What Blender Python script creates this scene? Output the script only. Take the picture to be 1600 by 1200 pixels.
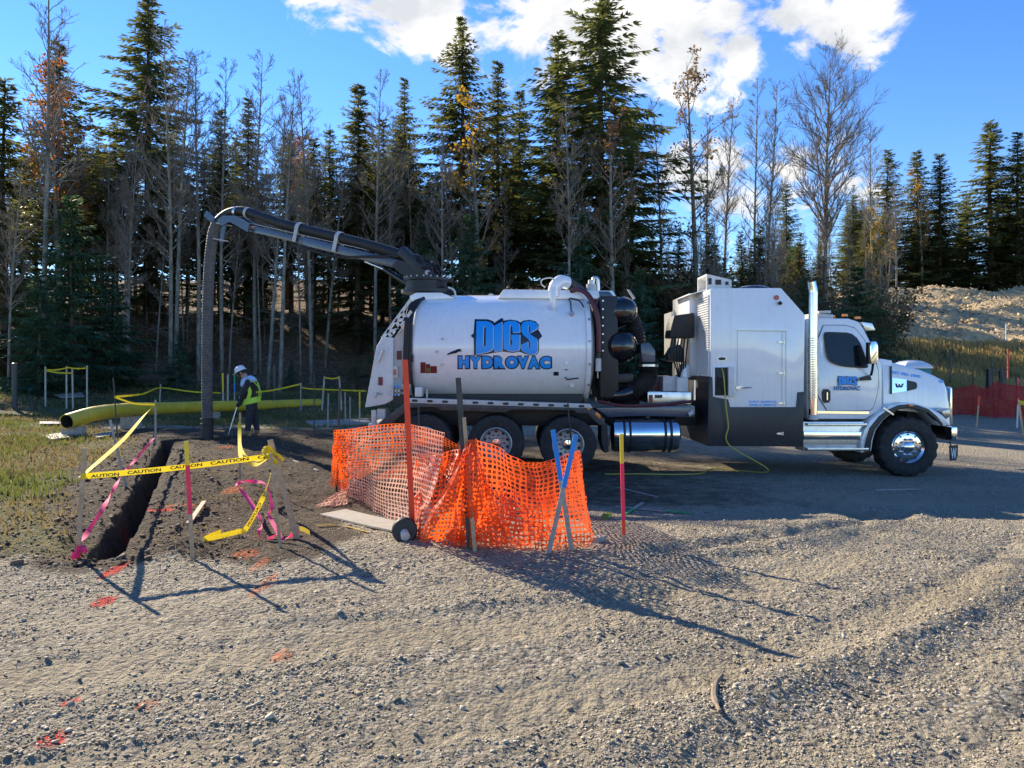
import bpy, bmesh, math, random
import numpy as np
from mathutils import Vector, Matrix

for o in list(bpy.data.objects):
    bpy.data.objects.remove(o)
scene = bpy.context.scene
COL = scene.collection
R = math.radians
random.seed(7)

# ---------------------------------------------------------------- camera, sky, sun, exposure
F, CX, HY, CAMZ = 1150.0, 800.0, 572.0, 1.65      # focal length in photo pixels, centre column, horizon row, eye height
cam_d = bpy.data.cameras.new('camera')
cam_d.sensor_width = 36.0
cam_d.lens = 36.0 * F / 1600.0
cam_d.shift_y = (HY - 600.0) / 1600.0
cam_d.clip_start = 0.1
cam_d.clip_end = 3000.0
cam = bpy.data.objects.new('camera', cam_d)
COL.objects.link(cam)
cam.location = (0, 0, CAMZ)
cam.rotation_euler = (R(90), 0, 0)
scene.camera = cam

SUN_EL, SUN_AZ = R(26.5), R(-43.0)                # azimuth from +Y, positive to +X
to_sun = Vector((math.sin(SUN_AZ) * math.cos(SUN_EL), math.cos(SUN_AZ) * math.cos(SUN_EL), math.sin(SUN_EL)))
sun_d = bpy.data.lights.new('sun', 'SUN')
sun_d.energy = 5.0
sun_d.angle = R(0.5)
sun_d.color = (1.0, 0.88, 0.68)
sun = bpy.data.objects.new('sun', sun_d)
COL.objects.link(sun)
sun.rotation_euler = (-to_sun).to_track_quat('-Z', 'Y').to_euler()

scene.view_settings.view_transform = 'Standard'
scene.view_settings.look = 'None'
scene.view_settings.gamma = 1.0
scene.view_settings.use_curve_mapping = False
scene.view_settings.exposure = 1.15
scene.render.engine = 'CYCLES'
scene.cycles.max_bounces = 6
scene.cycles.transparent_max_bounces = 8
scene.render.resolution_x, scene.render.resolution_y = 1024, 768

world = bpy.data.worlds.new('World')
scene.world = world
world.use_nodes = True
wt = world.node_tree
wt.nodes.clear()
def wn(t, **k):
    n = wt.nodes.new(t)
    for a, v in k.items():
        setattr(n, a, v)
    return n
def wl(a, b): wt.links.new(a, b)
w_out = wn('ShaderNodeOutputWorld')
w_bg = wn('ShaderNodeBackground')
w_bg.inputs['Strength'].default_value = 0.15
sky = wn('ShaderNodeTexSky', sky_type='NISHITA')
sky.sun_disc = False
sky.sun_elevation = SUN_EL
sky.sun_rotation = SUN_AZ
sky.altitude = 700
sky.air_density = 1.0
sky.dust_density = 0.0
sky.ozone_density = 3.5
hsv = wn('ShaderNodeHueSaturation')
hsv.inputs['Hue'].default_value = 0.511
hsv.inputs['Saturation'].default_value = 1.22
hsv.inputs['Value'].default_value = 0.82
wl(sky.outputs[0], hsv.inputs['Color'])
tc = wn('ShaderNodeTexCoord')
def wdir(px, py):
    return Vector(((px - CX) / F, 1.0, (HY - py) / F)).normalized()
blobs = [(650, 8, .10, .050), (700, 40, .06, .035), (830, 20, .14, .085), (880, 70, .08, .06), (1010, 25, .15, .10), (1060, 80, .08, .06), (1155, 85, .045, .040), (1150, 10, .08, .05), (1250, 15, .07, .055), (1310, 40, .06, .05), (1250, 75, .04, .03),
         (520, 5, .06, .035), (1065, 255, .035, .035), (1125, 245, .035, .03), (1110, 290, .07, .045), (1200, 310, .10, .045), (1235, 275, .04, .03), (1330, 290, .07, .040)]
cov = None
for (px, py, sx, sz) in blobs:
    c = wdir(px, py)
    s = wn('ShaderNodeVectorMath', operation='SUBTRACT'); wl(tc.outputs['Generated'], s.inputs[0]); s.inputs[1].default_value = c
    m = wn('ShaderNodeVectorMath', operation='MULTIPLY'); wl(s.outputs[0], m.inputs[0]); m.inputs[1].default_value = (1 / sx, 1 / sx, 1 / sz)
    l = wn('ShaderNodeVectorMath', operation='LENGTH'); wl(m.outputs[0], l.inputs[0])
    q = wn('ShaderNodeMath', operation='SUBTRACT'); q.inputs[0].default_value = 1.0; wl(l.outputs['Value'], q.inputs[1])
    if cov is None: cov = q
    else:
        mx = wn('ShaderNodeMath', operation='SMOOTH_MAX'); mx.inputs[2].default_value = 0.25
        wl(cov.outputs[0], mx.inputs[0]); wl(q.outputs[0], mx.inputs[1]); cov = mx
clampc = wn('ShaderNodeMath', operation='MAXIMUM'); clampc.inputs[1].default_value = -1.0; wl(cov.outputs[0], clampc.inputs[0])
mp = wn('ShaderNodeMapping'); mp.inputs['Scale'].default_value = (1, 1, 1.6); wl(tc.outputs['Generated'], mp.inputs['Vector'])
nz = wn('ShaderNodeTexNoise'); nz.inputs['Scale'].default_value = 8.5; nz.inputs['Detail'].default_value = 9; nz.inputs['Roughness'].default_value = .62; nz.inputs['Distortion'].default_value = .35
wl(mp.outputs[0], nz.inputs['Vector'])
nn = wn('ShaderNodeMath', operation='MULTIPLY_ADD'); nn.inputs[1].default_value = 4.4; nn.inputs[2].default_value = -2.2; wl(nz.outputs['Fac'], nn.inputs[0])
ad = wn('ShaderNodeMath', operation='ADD'); wl(clampc.outputs[0], ad.inputs[0]); wl(nn.outputs[0], ad.inputs[1])
mr = wn('ShaderNodeMapRange', interpolation_type='SMOOTHSTEP'); mr.inputs['From Min'].default_value = .10; mr.inputs['From Max'].default_value = .60
wl(ad.outputs[0], mr.inputs['Value'])
nz2 = wn('ShaderNodeTexNoise'); nz2.inputs['Scale'].default_value = 9; nz2.inputs['Detail'].default_value = 7; nz2.inputs['Roughness'].default_value = .6
wl(mp.outputs[0], nz2.inputs['Vector'])
cr = wn('ShaderNodeValToRGB')
cr.color_ramp.elements[0].position = .36; cr.color_ramp.elements[0].color = (2.3, 2.4, 2.55, 1)
cr.color_ramp.elements[1].position = .60; cr.color_ramp.elements[1].color = (3.5, 3.45, 3.4, 1)
wl(nz2.outputs['Fac'], cr.inputs['Fac'])
mix = wn('ShaderNodeMix', data_type='RGBA')
wl(mr.outputs['Result'], mix.inputs['Factor']); wl(hsv.outputs[0], mix.inputs['A']); wl(cr.outputs['Color'], mix.inputs['B'])
wl(mix.outputs['Result'], w_bg.inputs['Color'])
wl(w_bg.outputs[0], w_out.inputs['Surface'])

# ---------------------------------------------------------------- helpers
def W(px, py, Y):
    return Vector(((px - CX) / F * Y, Y, CAMZ + (HY - py) / F * Y))

def vnoise(x, y, seed=0):
    x = np.asarray(x, float); y = np.asarray(y, float)
    xi = np.floor(x).astype(np.int64); yi = np.floor(y).astype(np.int64)
    fx = x - xi; fy = y - yi
    fx = fx * fx * (3 - 2 * fx); fy = fy * fy * (3 - 2 * fy)
    def h(a, b):
        n = (a * 374761393 + b * 668265263 + seed * 974634777) & 0xffffffff
        n = ((n ^ (n >> 13)) * 1274126177) & 0xffffffff
        return ((n ^ (n >> 16)) & 0xffff) / 65535.0
    return (h(xi, yi) * (1 - fx) + h(xi + 1, yi) * fx) * (1 - fy) + (h(xi, yi + 1) * (1 - fx) + h(xi + 1, yi + 1) * fx) * fy
def fbm(x, y, seed=0, o=4):
    v = 0; a = .5; t = 0
    for i in range(o):
        v = v + a * vnoise(x * 2 ** i, y * 2 ** i, seed + i * 17); t += a; a *= .5
    return v / t
def sst(v, a, b):
    t = np.clip((np.asarray(v, float) - a) / (b - a), 0, 1)
    return t * t * (3 - 2 * t)
def seg_along(x, y, pts):
    best = np.full(np.shape(x), 1e9); al = np.zeros(np.shape(x)); acc = 0.
    for (ax, ay), (bx, by) in zip(pts[:-1], pts[1:]):
        dx, dy = bx - ax, by - ay; L = math.hypot(dx, dy)
        t = np.clip(((x - ax) * dx + (y - ay) * dy) / (L * L), 0, 1)
        d = np.hypot(x - ax - t * dx, y - ay - t * dy)
        m = d < best; best = np.where(m, d, best); al = np.where(m, acc + t * L, al); acc += L
    return best, al
def seg_dist(x, y, pts):
    best = np.full(np.shape(x), 1e9)
    for (ax, ay), (bx, by) in zip(pts[:-1], pts[1:]):
        dx, dy = bx - ax, by - ay
        t = np.clip(((x - ax) * dx + (y - ay) * dy) / (dx * dx + dy * dy), 0, 1)
        best = np.minimum(best, np.hypot(x - ax - t * dx, y - ay - t * dy))
    return best

TRENCH = [(-3.52, 6.35), (-4.25, 8.2), (-5.25, 10.6), (-6.5, 13.6), (-7.75, 16.6), (-6.9, 17.05), (-5.6, 17.5)]
TRACKS_RAW = [([(.6, 1.6), (2.6, 3.2), (5.2, 5.2), (9.0, 8.4)], .24), ([(2.2, 1.4), (4.1, 2.9), (6.6, 4.7), (10.5, 7.4)], .26), ([(-5.0, 3.4), (-2.2, 4.0), (.6, 4.9), (2.9, 6.4), (4.3, 8.6), (4.9, 11.5)], .22),
              ([(-4.6, 2.2), (-1.6, 3.0), (1.4, 4.2), (4.0, 6.0), (5.9, 8.4), (6.7, 11.5)], .22), ([(3.0, 7.2), (4.2, 8.2), (4.6, 9.6), (4.2, 11.0)], .3), ([(-1, 10.9), (3, 10.8), (8, 11.2), (12, 11.0)], .3), ([(-2, 12.2), (3, 12.6), (9, 12.2)], .3)]
def hz_big(x, y):
    x = np.asarray(x, float); y = np.asarray(y, float)
    pad = sst(x, -5.0, -1.5)
    z = -.35 * sst(y, 6.9, 10.4) * pad * (1 - .55 * sst(y, 17, 27))
    z = z + .011 * (3 - np.clip(x, -6, 12)) * sst(y, 8.5, 11.5) * (1 - sst(y, 17, 22)) * pad
    z = z - .06 * sst(y, 8, 13) * (1 - pad)
    z = z + .07 * np.exp(-((y - 6.55) / .55) ** 2 - ((x + .7) / 1.5) ** 2)
    left = 1 - sst(x, 6, 13)
    zl = .5 * sst(y, 27, 39) + 4.8 * sst(y, 38, 54) + 6.0 * sst(y, 50, 85)
    zr = .95 * sst(y, 29, 36) + 2.3 * sst(y, 35, 46) + 5.0 * np.clip((y - 44.5) / 18., 0, 1) * sst(x, 15, 24) + 1.0 * sst(y, 66, 95)
    z = z + zl * left + zr * (1 - left)
    z = z + .6 * sst(-x, 14, 22) * sst(y, 16, 27) * (1 - sst(y, 34, 42))
    return z
RUTS = [([(1.1, 2.35), (2.2, 3.1), (3.6, 4.3), (5.4, 6.0)], .04, .07), ([(2.1, 2.5), (3.1, 3.25), (4.6, 4.6), (6.6, 6.6)], .05, .08),
        ([(-1.6, 4.75), (-.4, 5.05), (.6, 5.35), (1.7, 5.9)], .022, .09),
        ([(1.2, 6.7), (2.6, 7.4), (4.2, 8.6), (5.0, 10.0)], .03, .12), ([(1.6, 6.4), (3.1, 7.2), (4.7, 8.5), (5.5, 10.0)], .03, .12),
        ([(4.3, 11.2), (4.8, 9.6), (4.2, 8.6)], -.05, .3), ([(.5, 3.2), (2.6, 4.6), (5.0, 6.8)], .03, .15)]
def curve2(pts, n=4):
    return [(p.x, p.y) for p in smooth_path([(a, b, 0) for a, b in pts], n)]
def tracks(x, y):
    packed = np.zeros(np.shape(x)); rel = np.zeros(np.shape(x))
    for pts, hw in TRACKS:
        d, al = seg_along(x, y, pts)
        m = 1 - sst(d, hw * .7, hw * 1.15)
        m = m * np.clip(.35 + 1.5 * (fbm(x * 1.3, y * 1.3, 201, 3) - .25), 0, 1)
        packed = np.maximum(packed, m)
        lug = np.sin(al * 6.283 / .13 + 3. * np.abs(d) / hw)
        rel = rel + m * (-.009 + .006 * lug) + .013 * np.exp(-((d - hw * 1.2) / .06) ** 2) * np.clip(fbm(x * 2, y * 2, 203, 2) * 1.6 - .3, 0, 1)
    return packed, rel
def hz(x, y):
    x = np.asarray(x, float); y = np.asarray(y, float)
    z = hz_big(x, y)
    near = 1 - sst(y, 12, 20)
    far = sst(y, 14, 30)
    soil = (1 - sst(x, -3.0, -1.7)) * sst(y, 5.6, 6.6) * (1 - sst(y, 17, 21))
    z = z + near * ((.035 * (fbm(x * .6, y * .6, 1, 3) - .5)) + .02 * (fbm(x * 2.3, y * 2.3, 5, 3) - .5) + .024 * (fbm(x * 9, y * 9, 9, 3) - .5) + .016 * (fbm(x * 28, y * 28, 13, 2) - .5))
    z = z + soil * .09 * (fbm(x * 2.2, y * 2.2, 21, 5) - .5) + soil * .05 * (fbm(x * 11, y * 11, 23, 3) - .5)
    z = z + far * .5 * (fbm(x * .25, y * .25, 31, 4) - .5)
    pile = sst(x, 17, 22) * sst(y, 43.5, 45.5) * (1 - sst(y, 63, 67))
    z = z + pile * (1.2 * (fbm(x * .55, y * .55, 41, 5) - .5) + .5 * (fbm(x * 2.4, y * 2.4, 43, 3) - .5))
    z = z + tracks(x, y)[1]
    for pts, hgt, wid in RUTS:
        d = seg_dist(x, y, pts)
        wob = .2 + 1.6 * fbm(x * 3, y * 3, 51, 3)
        z = z + hgt * wob * np.exp(-(d / wid) ** 2) - .5 * hgt * np.exp(-((d - 2 * wid) / wid) ** 2)
    d = seg_dist(x, y, TRENCH)
    ed = .03 + .10 * (fbm(x * 4, y * 4, 61, 4) - .5)
    z = z + .06 * np.exp(-((d - .55) / .25) ** 2) * (.3 + fbm(x * 3, y * 3, 63, 3)) * soil
    z = z - .42 * (1 - sst(d, ed, ed + .12))
    return z
def gh(x, y): return float(hz(np.array([x]), np.array([y]))[0])
def G(px, py, y0=2.0, y1=75.0):
    ys = np.linspace(y0, y1, 3000)
    xs = (px - CX) / F * ys
    zr = CAMZ + (HY - py) / F * ys
    below = np.nonzero(zr <= hz_big(xs, ys))[0]
    Y = ys[below[0]] if len(below) else y1
    return Vector(((px - CX) / F * Y, Y, gh((px - CX) / F * Y, Y)))

# ---------------------------------------------------------------- materials
MATS = {}
def nmat(name):
    m = bpy.data.materials.new(name); m.use_nodes = True
    MATS[name] = m
    return m, m.node_tree, m.node_tree.nodes['Principled BSDF']
def add(nt, t, **k):
    n = nt.nodes.new(t)
    for a, v in k.items(): setattr(n, a, v)
    return n
def simple(name, col, rough=.5, metal=0., coat=0., var=.12, scale=6., dirt=None, dirt_amt=.0, bump=0., bscale=60., spec=None, coord='Object'):
    m, nt, b = nmat(name)
    t = add(nt, 'ShaderNodeTexCoord'); n = add(nt, 'ShaderNodeTexNoise')
    n.inputs['Scale'].default_value = scale; n.inputs['Detail'].default_value = 6; n.inputs['Roughness'].default_value = .6
    nt.links.new(t.outputs[coord], n.inputs['Vector'])
    r = add(nt, 'ShaderNodeValToRGB')
    r.color_ramp.elements[0].position = .3; r.color_ramp.elements[1].position = .7
    r.color_ramp.elements[0].color = tuple(c * (1 - var) for c in col) + (1,)
    r.color_ramp.elements[1].color = tuple(min(1, c * (1 + var)) for c in col) + (1,)
    nt.links.new(n.outputs['Fac'], r.inputs['Fac'])
    out = r.outputs['Color']
    if dirt:
        n2 = add(nt, 'ShaderNodeTexNoise'); n2.inputs['Scale'].default_value = scale * 2.3; n2.inputs['Detail'].default_value = 9; n2.inputs['Roughness'].default_value = .7
        nt.links.new(t.outputs[coord], n2.inputs['Vector'])
        mr_ = add(nt, 'ShaderNodeMapRange'); mr_.inputs['From Min'].default_value = .5; mr_.inputs['From Max'].default_value = .75; mr_.inputs['To Max'].default_value = dirt_amt
        nt.links.new(n2.outputs['Fac'], mr_.inputs['Value'])
        mx_ = add(nt, 'ShaderNodeMix', data_type='RGBA'); mx_.inputs['B'].default_value = tuple(dirt) + (1,)
        nt.links.new(mr_.outputs[0], mx_.inputs['Factor']); nt.links.new(out, mx_.inputs['A']); out = mx_.outputs['Result']
    nt.links.new(out, b.inputs['Base Color'])
    b.inputs['Roughness'].default_value = rough; b.inputs['Metallic'].default_value = metal; b.inputs['Coat Weight'].default_value = coat
    b.inputs['Coat Roughness'].default_value = .06
    if spec is not None: b.inputs['Specular IOR Level'].default_value = spec
    if bump:
        n3 = add(nt, 'ShaderNodeTexNoise'); n3.inputs['Scale'].default_value = bscale; n3.inputs['Detail'].default_value = 5
        nt.links.new(t.outputs[coord], n3.inputs['Vector'])
        bp = add(nt, 'ShaderNodeBump'); bp.inputs['Strength'].default_value = bump; bp.inputs['Distance'].default_value = .02
        nt.links.new(n3.outputs['Fac'], bp.inputs['Height']); nt.links.new(bp.outputs[0], b.inputs['Normal'])
    return m
dust = (.30, .26, .20)
simple('white_paint', (.86, .86, .85), .22, coat=1., var=.02, scale=3, dirt=(.55, .52, .47), dirt_amt=.18)
simple('white_dull', (.66, .65, .61), .45, var=.06, scale=5, dirt=dust, dirt_amt=.35)
simple('navy_panel', (.010, .013, .022), .38, var=.25, scale=7, dirt=(.06, .058, .055), dirt_amt=.25)
simple('black_gloss', (.008, .008, .009), .16, coat=.6, var=.2, dirt=dust, dirt_amt=.10)
simple('black_plastic', (.010, .010, .011), .45, var=.3, dirt=(.08, .07, .06), dirt_amt=.25)
simple('black_rubber', (.013, .012, .012), .6, var=.3, scale=9, dirt=(.09, .08, .07), dirt_amt=.3)
simple('tyre_rubber', (.016, .016, .016), .75, var=.3, scale=7, dirt=(.10, .092, .08), dirt_amt=.5, bump=.25, bscale=40)
simple('hose_rubber', (.085, .078, .072), .7, var=.3, scale=8, dirt=(.24, .22, .19), dirt_amt=.5)
simple('chrome', (.75, .75, .76), .10, 1.0, var=.03, dirt=(.35, .33, .30), dirt_amt=.25)
simple('aluminium', (.62, .62, .62), .30, 1.0, var=.08, scale=10, dirt=(.30, .28, .25), dirt_amt=.4)
simple('steel_rim', (.42, .42, .41), .40, .5, var=.12, scale=14, dirt=(.20, .17, .14), dirt_amt=.6)
simple('boom_paint', (.045, .062, .10), .3, coat=.5, var=.15, scale=8, dirt=dust, dirt_amt=.2)
simple('chassis_dark', (.012, .013, .017), .5, var=.3, scale=8, dirt=(.08, .07, .06), dirt_amt=.35)
simple('fender_grey', (.05, .048, .047), .5, var=.2, scale=6, dirt=(.16, .145, .125), dirt_amt=.5)
simple('rail_light', (.52, .50, .47), .4, var=.1, scale=8, dirt=(.25, .22, .18), dirt_amt=.5)
simple('glass_dark', (.008, .012, .013), .03, var=.3, spec=.35)
simple('decal_blue', (.012, .32, .85), .35, var=.03)
simple('decal_navy', (.008, .016, .035), .35, var=.05)
simple('decal_white', (.85, .86, .88), .35, var=.03)
simple('decal_red', (.17, .022, .02), .45, var=.5, scale=30)
simple('decal_green', (.10, .22, .03), .5)
simple('amber_lens', (.75, .20, .02), .25, coat=.5)
simple('red_lens', (.5, .03, .02), .25, coat=.5)
simple('maroon_hose', (.10, .018, .022), .45, var=.2)
simple('headlamp', (.30, .31, .33), .12, .6, var=.2, scale=20, coat=1.)
simple('wood_lath', (.44, .31, .19), .75, var=.2, scale=14, dirt=(.16, .12, .08), dirt_amt=.5)
simple('wood_grey', (.36, .32, .27), .8, var=.25, scale=12, dirt=(.12, .10, .08), dirt_amt=.5)
simple('stake_pale', (.46, .42, .34), .75, var=.2, scale=12, dirt=(.14, .11, .08), dirt_amt=.5)
simple('plywood', (.27, .245, .205), .8, var=.15, scale=5, dirt=(.14, .11, .08), dirt_amt=.6)
simple('paint_orange', (.75, .07, .018), .6, var=.1)
simple('paint_pink', (.85, .035, .09), .6, var=.1)
simple('paint_yellow', (.80, .55, .03), .6, var=.1)
simple('paint_blue', (.02, .22, .62), .6, var=.1)
simple('paint_green', (.02, .34, .09), .6, var=.1)
simple('tape_print', (.012, .012, .010), .5)
simple('steel_post', (.05, .052, .05), .55, .3, var=.3, dirt=(.2, .12, .07), dirt_amt=.3)
simple('pipe_yellow', (.64, .46, .035), .45, var=.15, scale=2.5, dirt=(.25, .20, .10), dirt_amt=.45)
simple('pipe_inside', (.02, .019, .017), .8)
simple('cord_yellow', (.45, .40, .05), .5)
simple('toilet_teal', (.01, .16, .17), .5, var=.1)
simple('toilet_roof', (.62, .66, .70), .5, var=.05)
simple('skin', (.42, .24, .17), .55, var=.08)
simple('jacket', (.018, .019, .024), .8, var=.35, scale=12, dirt=(.1, .09, .08), dirt_amt=.3)
simple('trousers', (.022, .024, .034), .85, var=.35, scale=12, dirt=(.12, .11, .09), dirt_amt=.4)
simple('hivis', (.45, .72, .06), .6, var=.08)
simple('hood_blue', (.42, .56, .75), .8, var=.06)
simple('helmet_white', (.72, .74, .76), .35, coat=.4)
simple('boot_tan', (.22, .16, .09), .8, var=.2)
simple('spruce_bark', (.085, .068, .055), .9, var=.35, scale=9, bump=.6, bscale=30)
simple('stick_brown', (.20, .15, .10), .85, var=.3, scale=20)

def grime(name, amt=.55, lo=.45, hi=1.5, col=(.27, .235, .185), streak=.12):
    m = MATS[name]; nt = m.node_tree; b = nt.nodes['Principled BSDF']; L = nt.links.new
    src = b.inputs['Base Color'].links[0].from_socket
    t = add(nt, 'ShaderNodeTexCoord'); sp_ = add(nt, 'ShaderNodeSeparateXYZ'); L(t.outputs['Object'], sp_.inputs[0])
    h = add(nt, 'ShaderNodeMapRange', interpolation_type='SMOOTHSTEP'); h.inputs['From Min'].default_value = hi; h.inputs['From Max'].default_value = lo; L(sp_.outputs['Z'], h.inputs['Value'])
    n = add(nt, 'ShaderNodeTexNoise'); n.inputs['Scale'].default_value = 9; n.inputs['Detail'].default_value = 10; n.inputs['Roughness'].default_value = .72; L(t.outputs['Object'], n.inputs['Vector'])
    nr = add(nt, 'ShaderNodeMapRange'); nr.inputs['From Min'].default_value = .38; nr.inputs['From Max'].default_value = .66; L(n.outputs['Fac'], nr.inputs['Value'])
    mu = add(nt, 'ShaderNodeMath', operation='MULTIPLY'); L(h.outputs[0], mu.inputs[0]); L(nr.outputs[0], mu.inputs[1])
    mpp = add(nt, 'ShaderNodeMapping'); mpp.inputs['Scale'].default_value = (14, 14, .6); L(t.outputs['Object'], mpp.inputs['Vector'])
    n2 = add(nt, 'ShaderNodeTexNoise'); n2.inputs['Scale'].default_value = 1.; n2.inputs['Detail'].default_value = 6; L(mpp.outputs[0], n2.inputs['Vector'])
    sr = add(nt, 'ShaderNodeMapRange'); sr.inputs['From Min'].default_value = .52; sr.inputs['From Max'].default_value = .75; sr.inputs['To Max'].default_value = streak; L(n2.outputs['Fac'], sr.inputs['Value'])
    ml = add(nt, 'ShaderNodeMath', operation='MULTIPLY_ADD'); ml.inputs[1].default_value = amt; ml.use_clamp = True; L(mu.outputs[0], ml.inputs[0]); L(sr.outputs[0], ml.inputs[2])
    mx_ = add(nt, 'ShaderNodeMix', data_type='RGBA'); mx_.inputs['B'].default_value = tuple(col) + (1,); L(ml.outputs[0], mx_.inputs['Factor']); L(src, mx_.inputs['A']); L(mx_.outputs['Result'], b.inputs['Base Color'])
grime('white_paint', .5, .35, 1.35); grime('navy_panel', .28, .2, 1.1, (.12, .11, .095), .05); grime('rail_light', .4, .3, 1.3); grime('white_dull', .45, .4, 1.6); grime('chrome', .3, .2, .9, (.3, .27, .23), .08); grime('aluminium', .4, .2, 1.0)
def translucent(name, col, tcol, fac=.4, rough=.6, var=.2, scale=3., rnd=.0):
    m, nt, b = nmat(name)
    t = add(nt, 'ShaderNodeTexCoord'); n = add(nt, 'ShaderNodeTexNoise'); n.inputs['Scale'].default_value = scale; n.inputs['Detail'].default_value = 4
    nt.links.new(t.outputs['Object'], n.inputs['Vector'])
    hv = add(nt, 'ShaderNodeHueSaturation'); hv.inputs['Color'].default_value = tuple(col) + (1,)
    mrr = add(nt, 'ShaderNodeMapRange'); mrr.inputs['From Min'].default_value = .3; mrr.inputs['From Max'].default_value = .7
    mrr.inputs['To Min'].default_value = 1 - var; mrr.inputs['To Max'].default_value = 1 + var
    nt.links.new(n.outputs['Fac'], mrr.inputs['Value'])
    val = mrr.outputs[0]
    if rnd:
        oi = add(nt, 'ShaderNodeObjectInfo'); ma = add(nt, 'ShaderNodeMapRange'); ma.inputs['To Min'].default_value = 1 - rnd; ma.inputs['To Max'].default_value = 1 + rnd
        nt.links.new(oi.outputs['Random'], ma.inputs['Value'])
        mu = add(nt, 'ShaderNodeMath', operation='MULTIPLY'); nt.links.new(val, mu.inputs[0]); nt.links.new(ma.outputs[0], mu.inputs[1]); val = mu.outputs[0]
        mh = add(nt, 'ShaderNodeMapRange'); mh.inputs['To Min'].default_value = .475; mh.inputs['To Max'].default_value = .525
        nt.links.new(oi.outputs['Random'], mh.inputs['Value']); nt.links.new(mh.outputs[0], hv.inputs['Hue'])
    nt.links.new(val, hv.inputs['Value'])
    nt.links.new(hv.outputs[0], b.inputs['Base Color']); b.inputs['Roughness'].default_value = rough
    tr = add(nt, 'ShaderNodeBsdfTranslucent'); tr.inputs['Color'].default_value = tuple(tcol) + (1,)
    ms = add(nt, 'ShaderNodeMixShader'); ms.inputs[0].default_value = fac
    nt.links.new(b.outputs[0], ms.inputs[1]); nt.links.new(tr.outputs[0], ms.inputs[2])
    nt.links.new(ms.outputs[0], nt.nodes['Material Output'].inputs['Surface'])
    return m
translucent('spruce_needles', (.128, .142, .058), (.21, .215, .055), .40, .6, .45, .8, .35)
translucent('young_needles', (.062, .125, .075), (.12, .20, .07), .38, .6, .4, 1.2, .2)
translucent('leaf_orange', (.30, .11, .03), (.45, .16, .03), .45, .6, .35, 1.5)
translucent('leaf_brown', (.14, .085, .04), (.22, .12, .04), .4, .7, .4, 1.5, .3)
translucent('leaf_yellow', (.34, .20, .03), (.5, .3, .03), .45, .6, .3, 1.5)
translucent('shrub_leaf', (.085, .078, .038), (.13, .12, .035), .35, .7, .5, 2., .4)
translucent('grass_green', (.105, .120, .035), (.15, .17, .03), .4, .7, .45, .5)
translucent('grass_dull', (.21, .165, .085), (.24, .18, .07), .4, .7, .45, .5)
translucent('grass_dry', (.40, .30, .13), (.46, .34, .12), .5, .7, .35, .5)
translucent('fence_orange', (.80, .115, .022), (.95, .13, .012), .42, .45, .12, 2.)
translucent('fence_glare', (.86, .50, .36), (.90, .38, .22), .38, .4, .2, 1.5)  # orange mesh made pale: sky sheen and backlit glare put into the colour
translucent('tape_yellow', (.82, .62, .02), (.80, .58, .02), .3, .8, .08, 3.)
translucent('ribbon_pink', (.90, .06, .24), (.90, .06, .2), .3, .8, .1, 3.)
translucent('fence_red', (.42, .022, .025), (.5, .02, .02), .35, .6, .3, .8)

def bark(name, a, b_, dark):
    m, nt, b = nmat(name)
    t = add(nt, 'ShaderNodeTexCoord'); mp_ = add(nt, 'ShaderNodeMapping'); mp_.inputs['Scale'].default_value = (3, 3, 1.2)
    nt.links.new(t.outputs['Object'], mp_.inputs['Vector'])
    n = add(nt, 'ShaderNodeTexNoise'); n.inputs['Scale'].default_value = 2.2; n.inputs['Detail'].default_value = 6
    nt.links.new(mp_.outputs[0], n.inputs['Vector'])
    r = add(nt, 'ShaderNodeValToRGB'); r.color_ramp.elements[0].color = tuple(a) + (1,); r.color_ramp.elements[1].color = tuple(b_) + (1,)
    r.color_ramp.elements[0].position = .35; r.color_ramp.elements[1].position = .65
    nt.links.new(n.outputs['Fac'], r.inputs['Fac'])
    v = add(nt, 'ShaderNodeTexVoronoi'); v.inputs['Scale'].default_value = 5.5
    mp2 = add(nt, 'ShaderNodeMapping'); mp2.inputs['Scale'].default_value = (.6, .6, 2.2)
    nt.links.new(t.outputs['Object'], mp2.inputs['Vector']); nt.links.new(mp2.outputs[0], v.inputs['Vector'])
    mr_ = add(nt, 'ShaderNodeMapRange'); mr_.inputs['From Min'].default_value = .10; mr_.inputs['From Max'].default_value = .26; mr_.inputs['To Min'].default_value = .9; mr_.inputs['To Max'].default_value = 0
    nt.links.new(v.outputs['Distance'], mr_.inputs['Value'])
    mx_ = add(nt, 'ShaderNodeMix', data_type='RGBA'); mx_.inputs['B'].default_value = tuple(dark) + (1,)
    nt.links.new(mr_.outputs[0], mx_.inputs['Factor']); nt.links.new(r.outputs['Color'], mx_.inputs['A'])
    nt.links.new(mx_.outputs['Result'], b.inputs['Base Color']); b.inputs['Roughness'].default_value = .85
    return m
bark('aspen_bark', (.13, .12, .095), (.27, .25, .20), (.05, .045, .037))
bark('aspen_twig', (.15, .12, .095), (.24, .20, .155), (.09, .075, .06))

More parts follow.
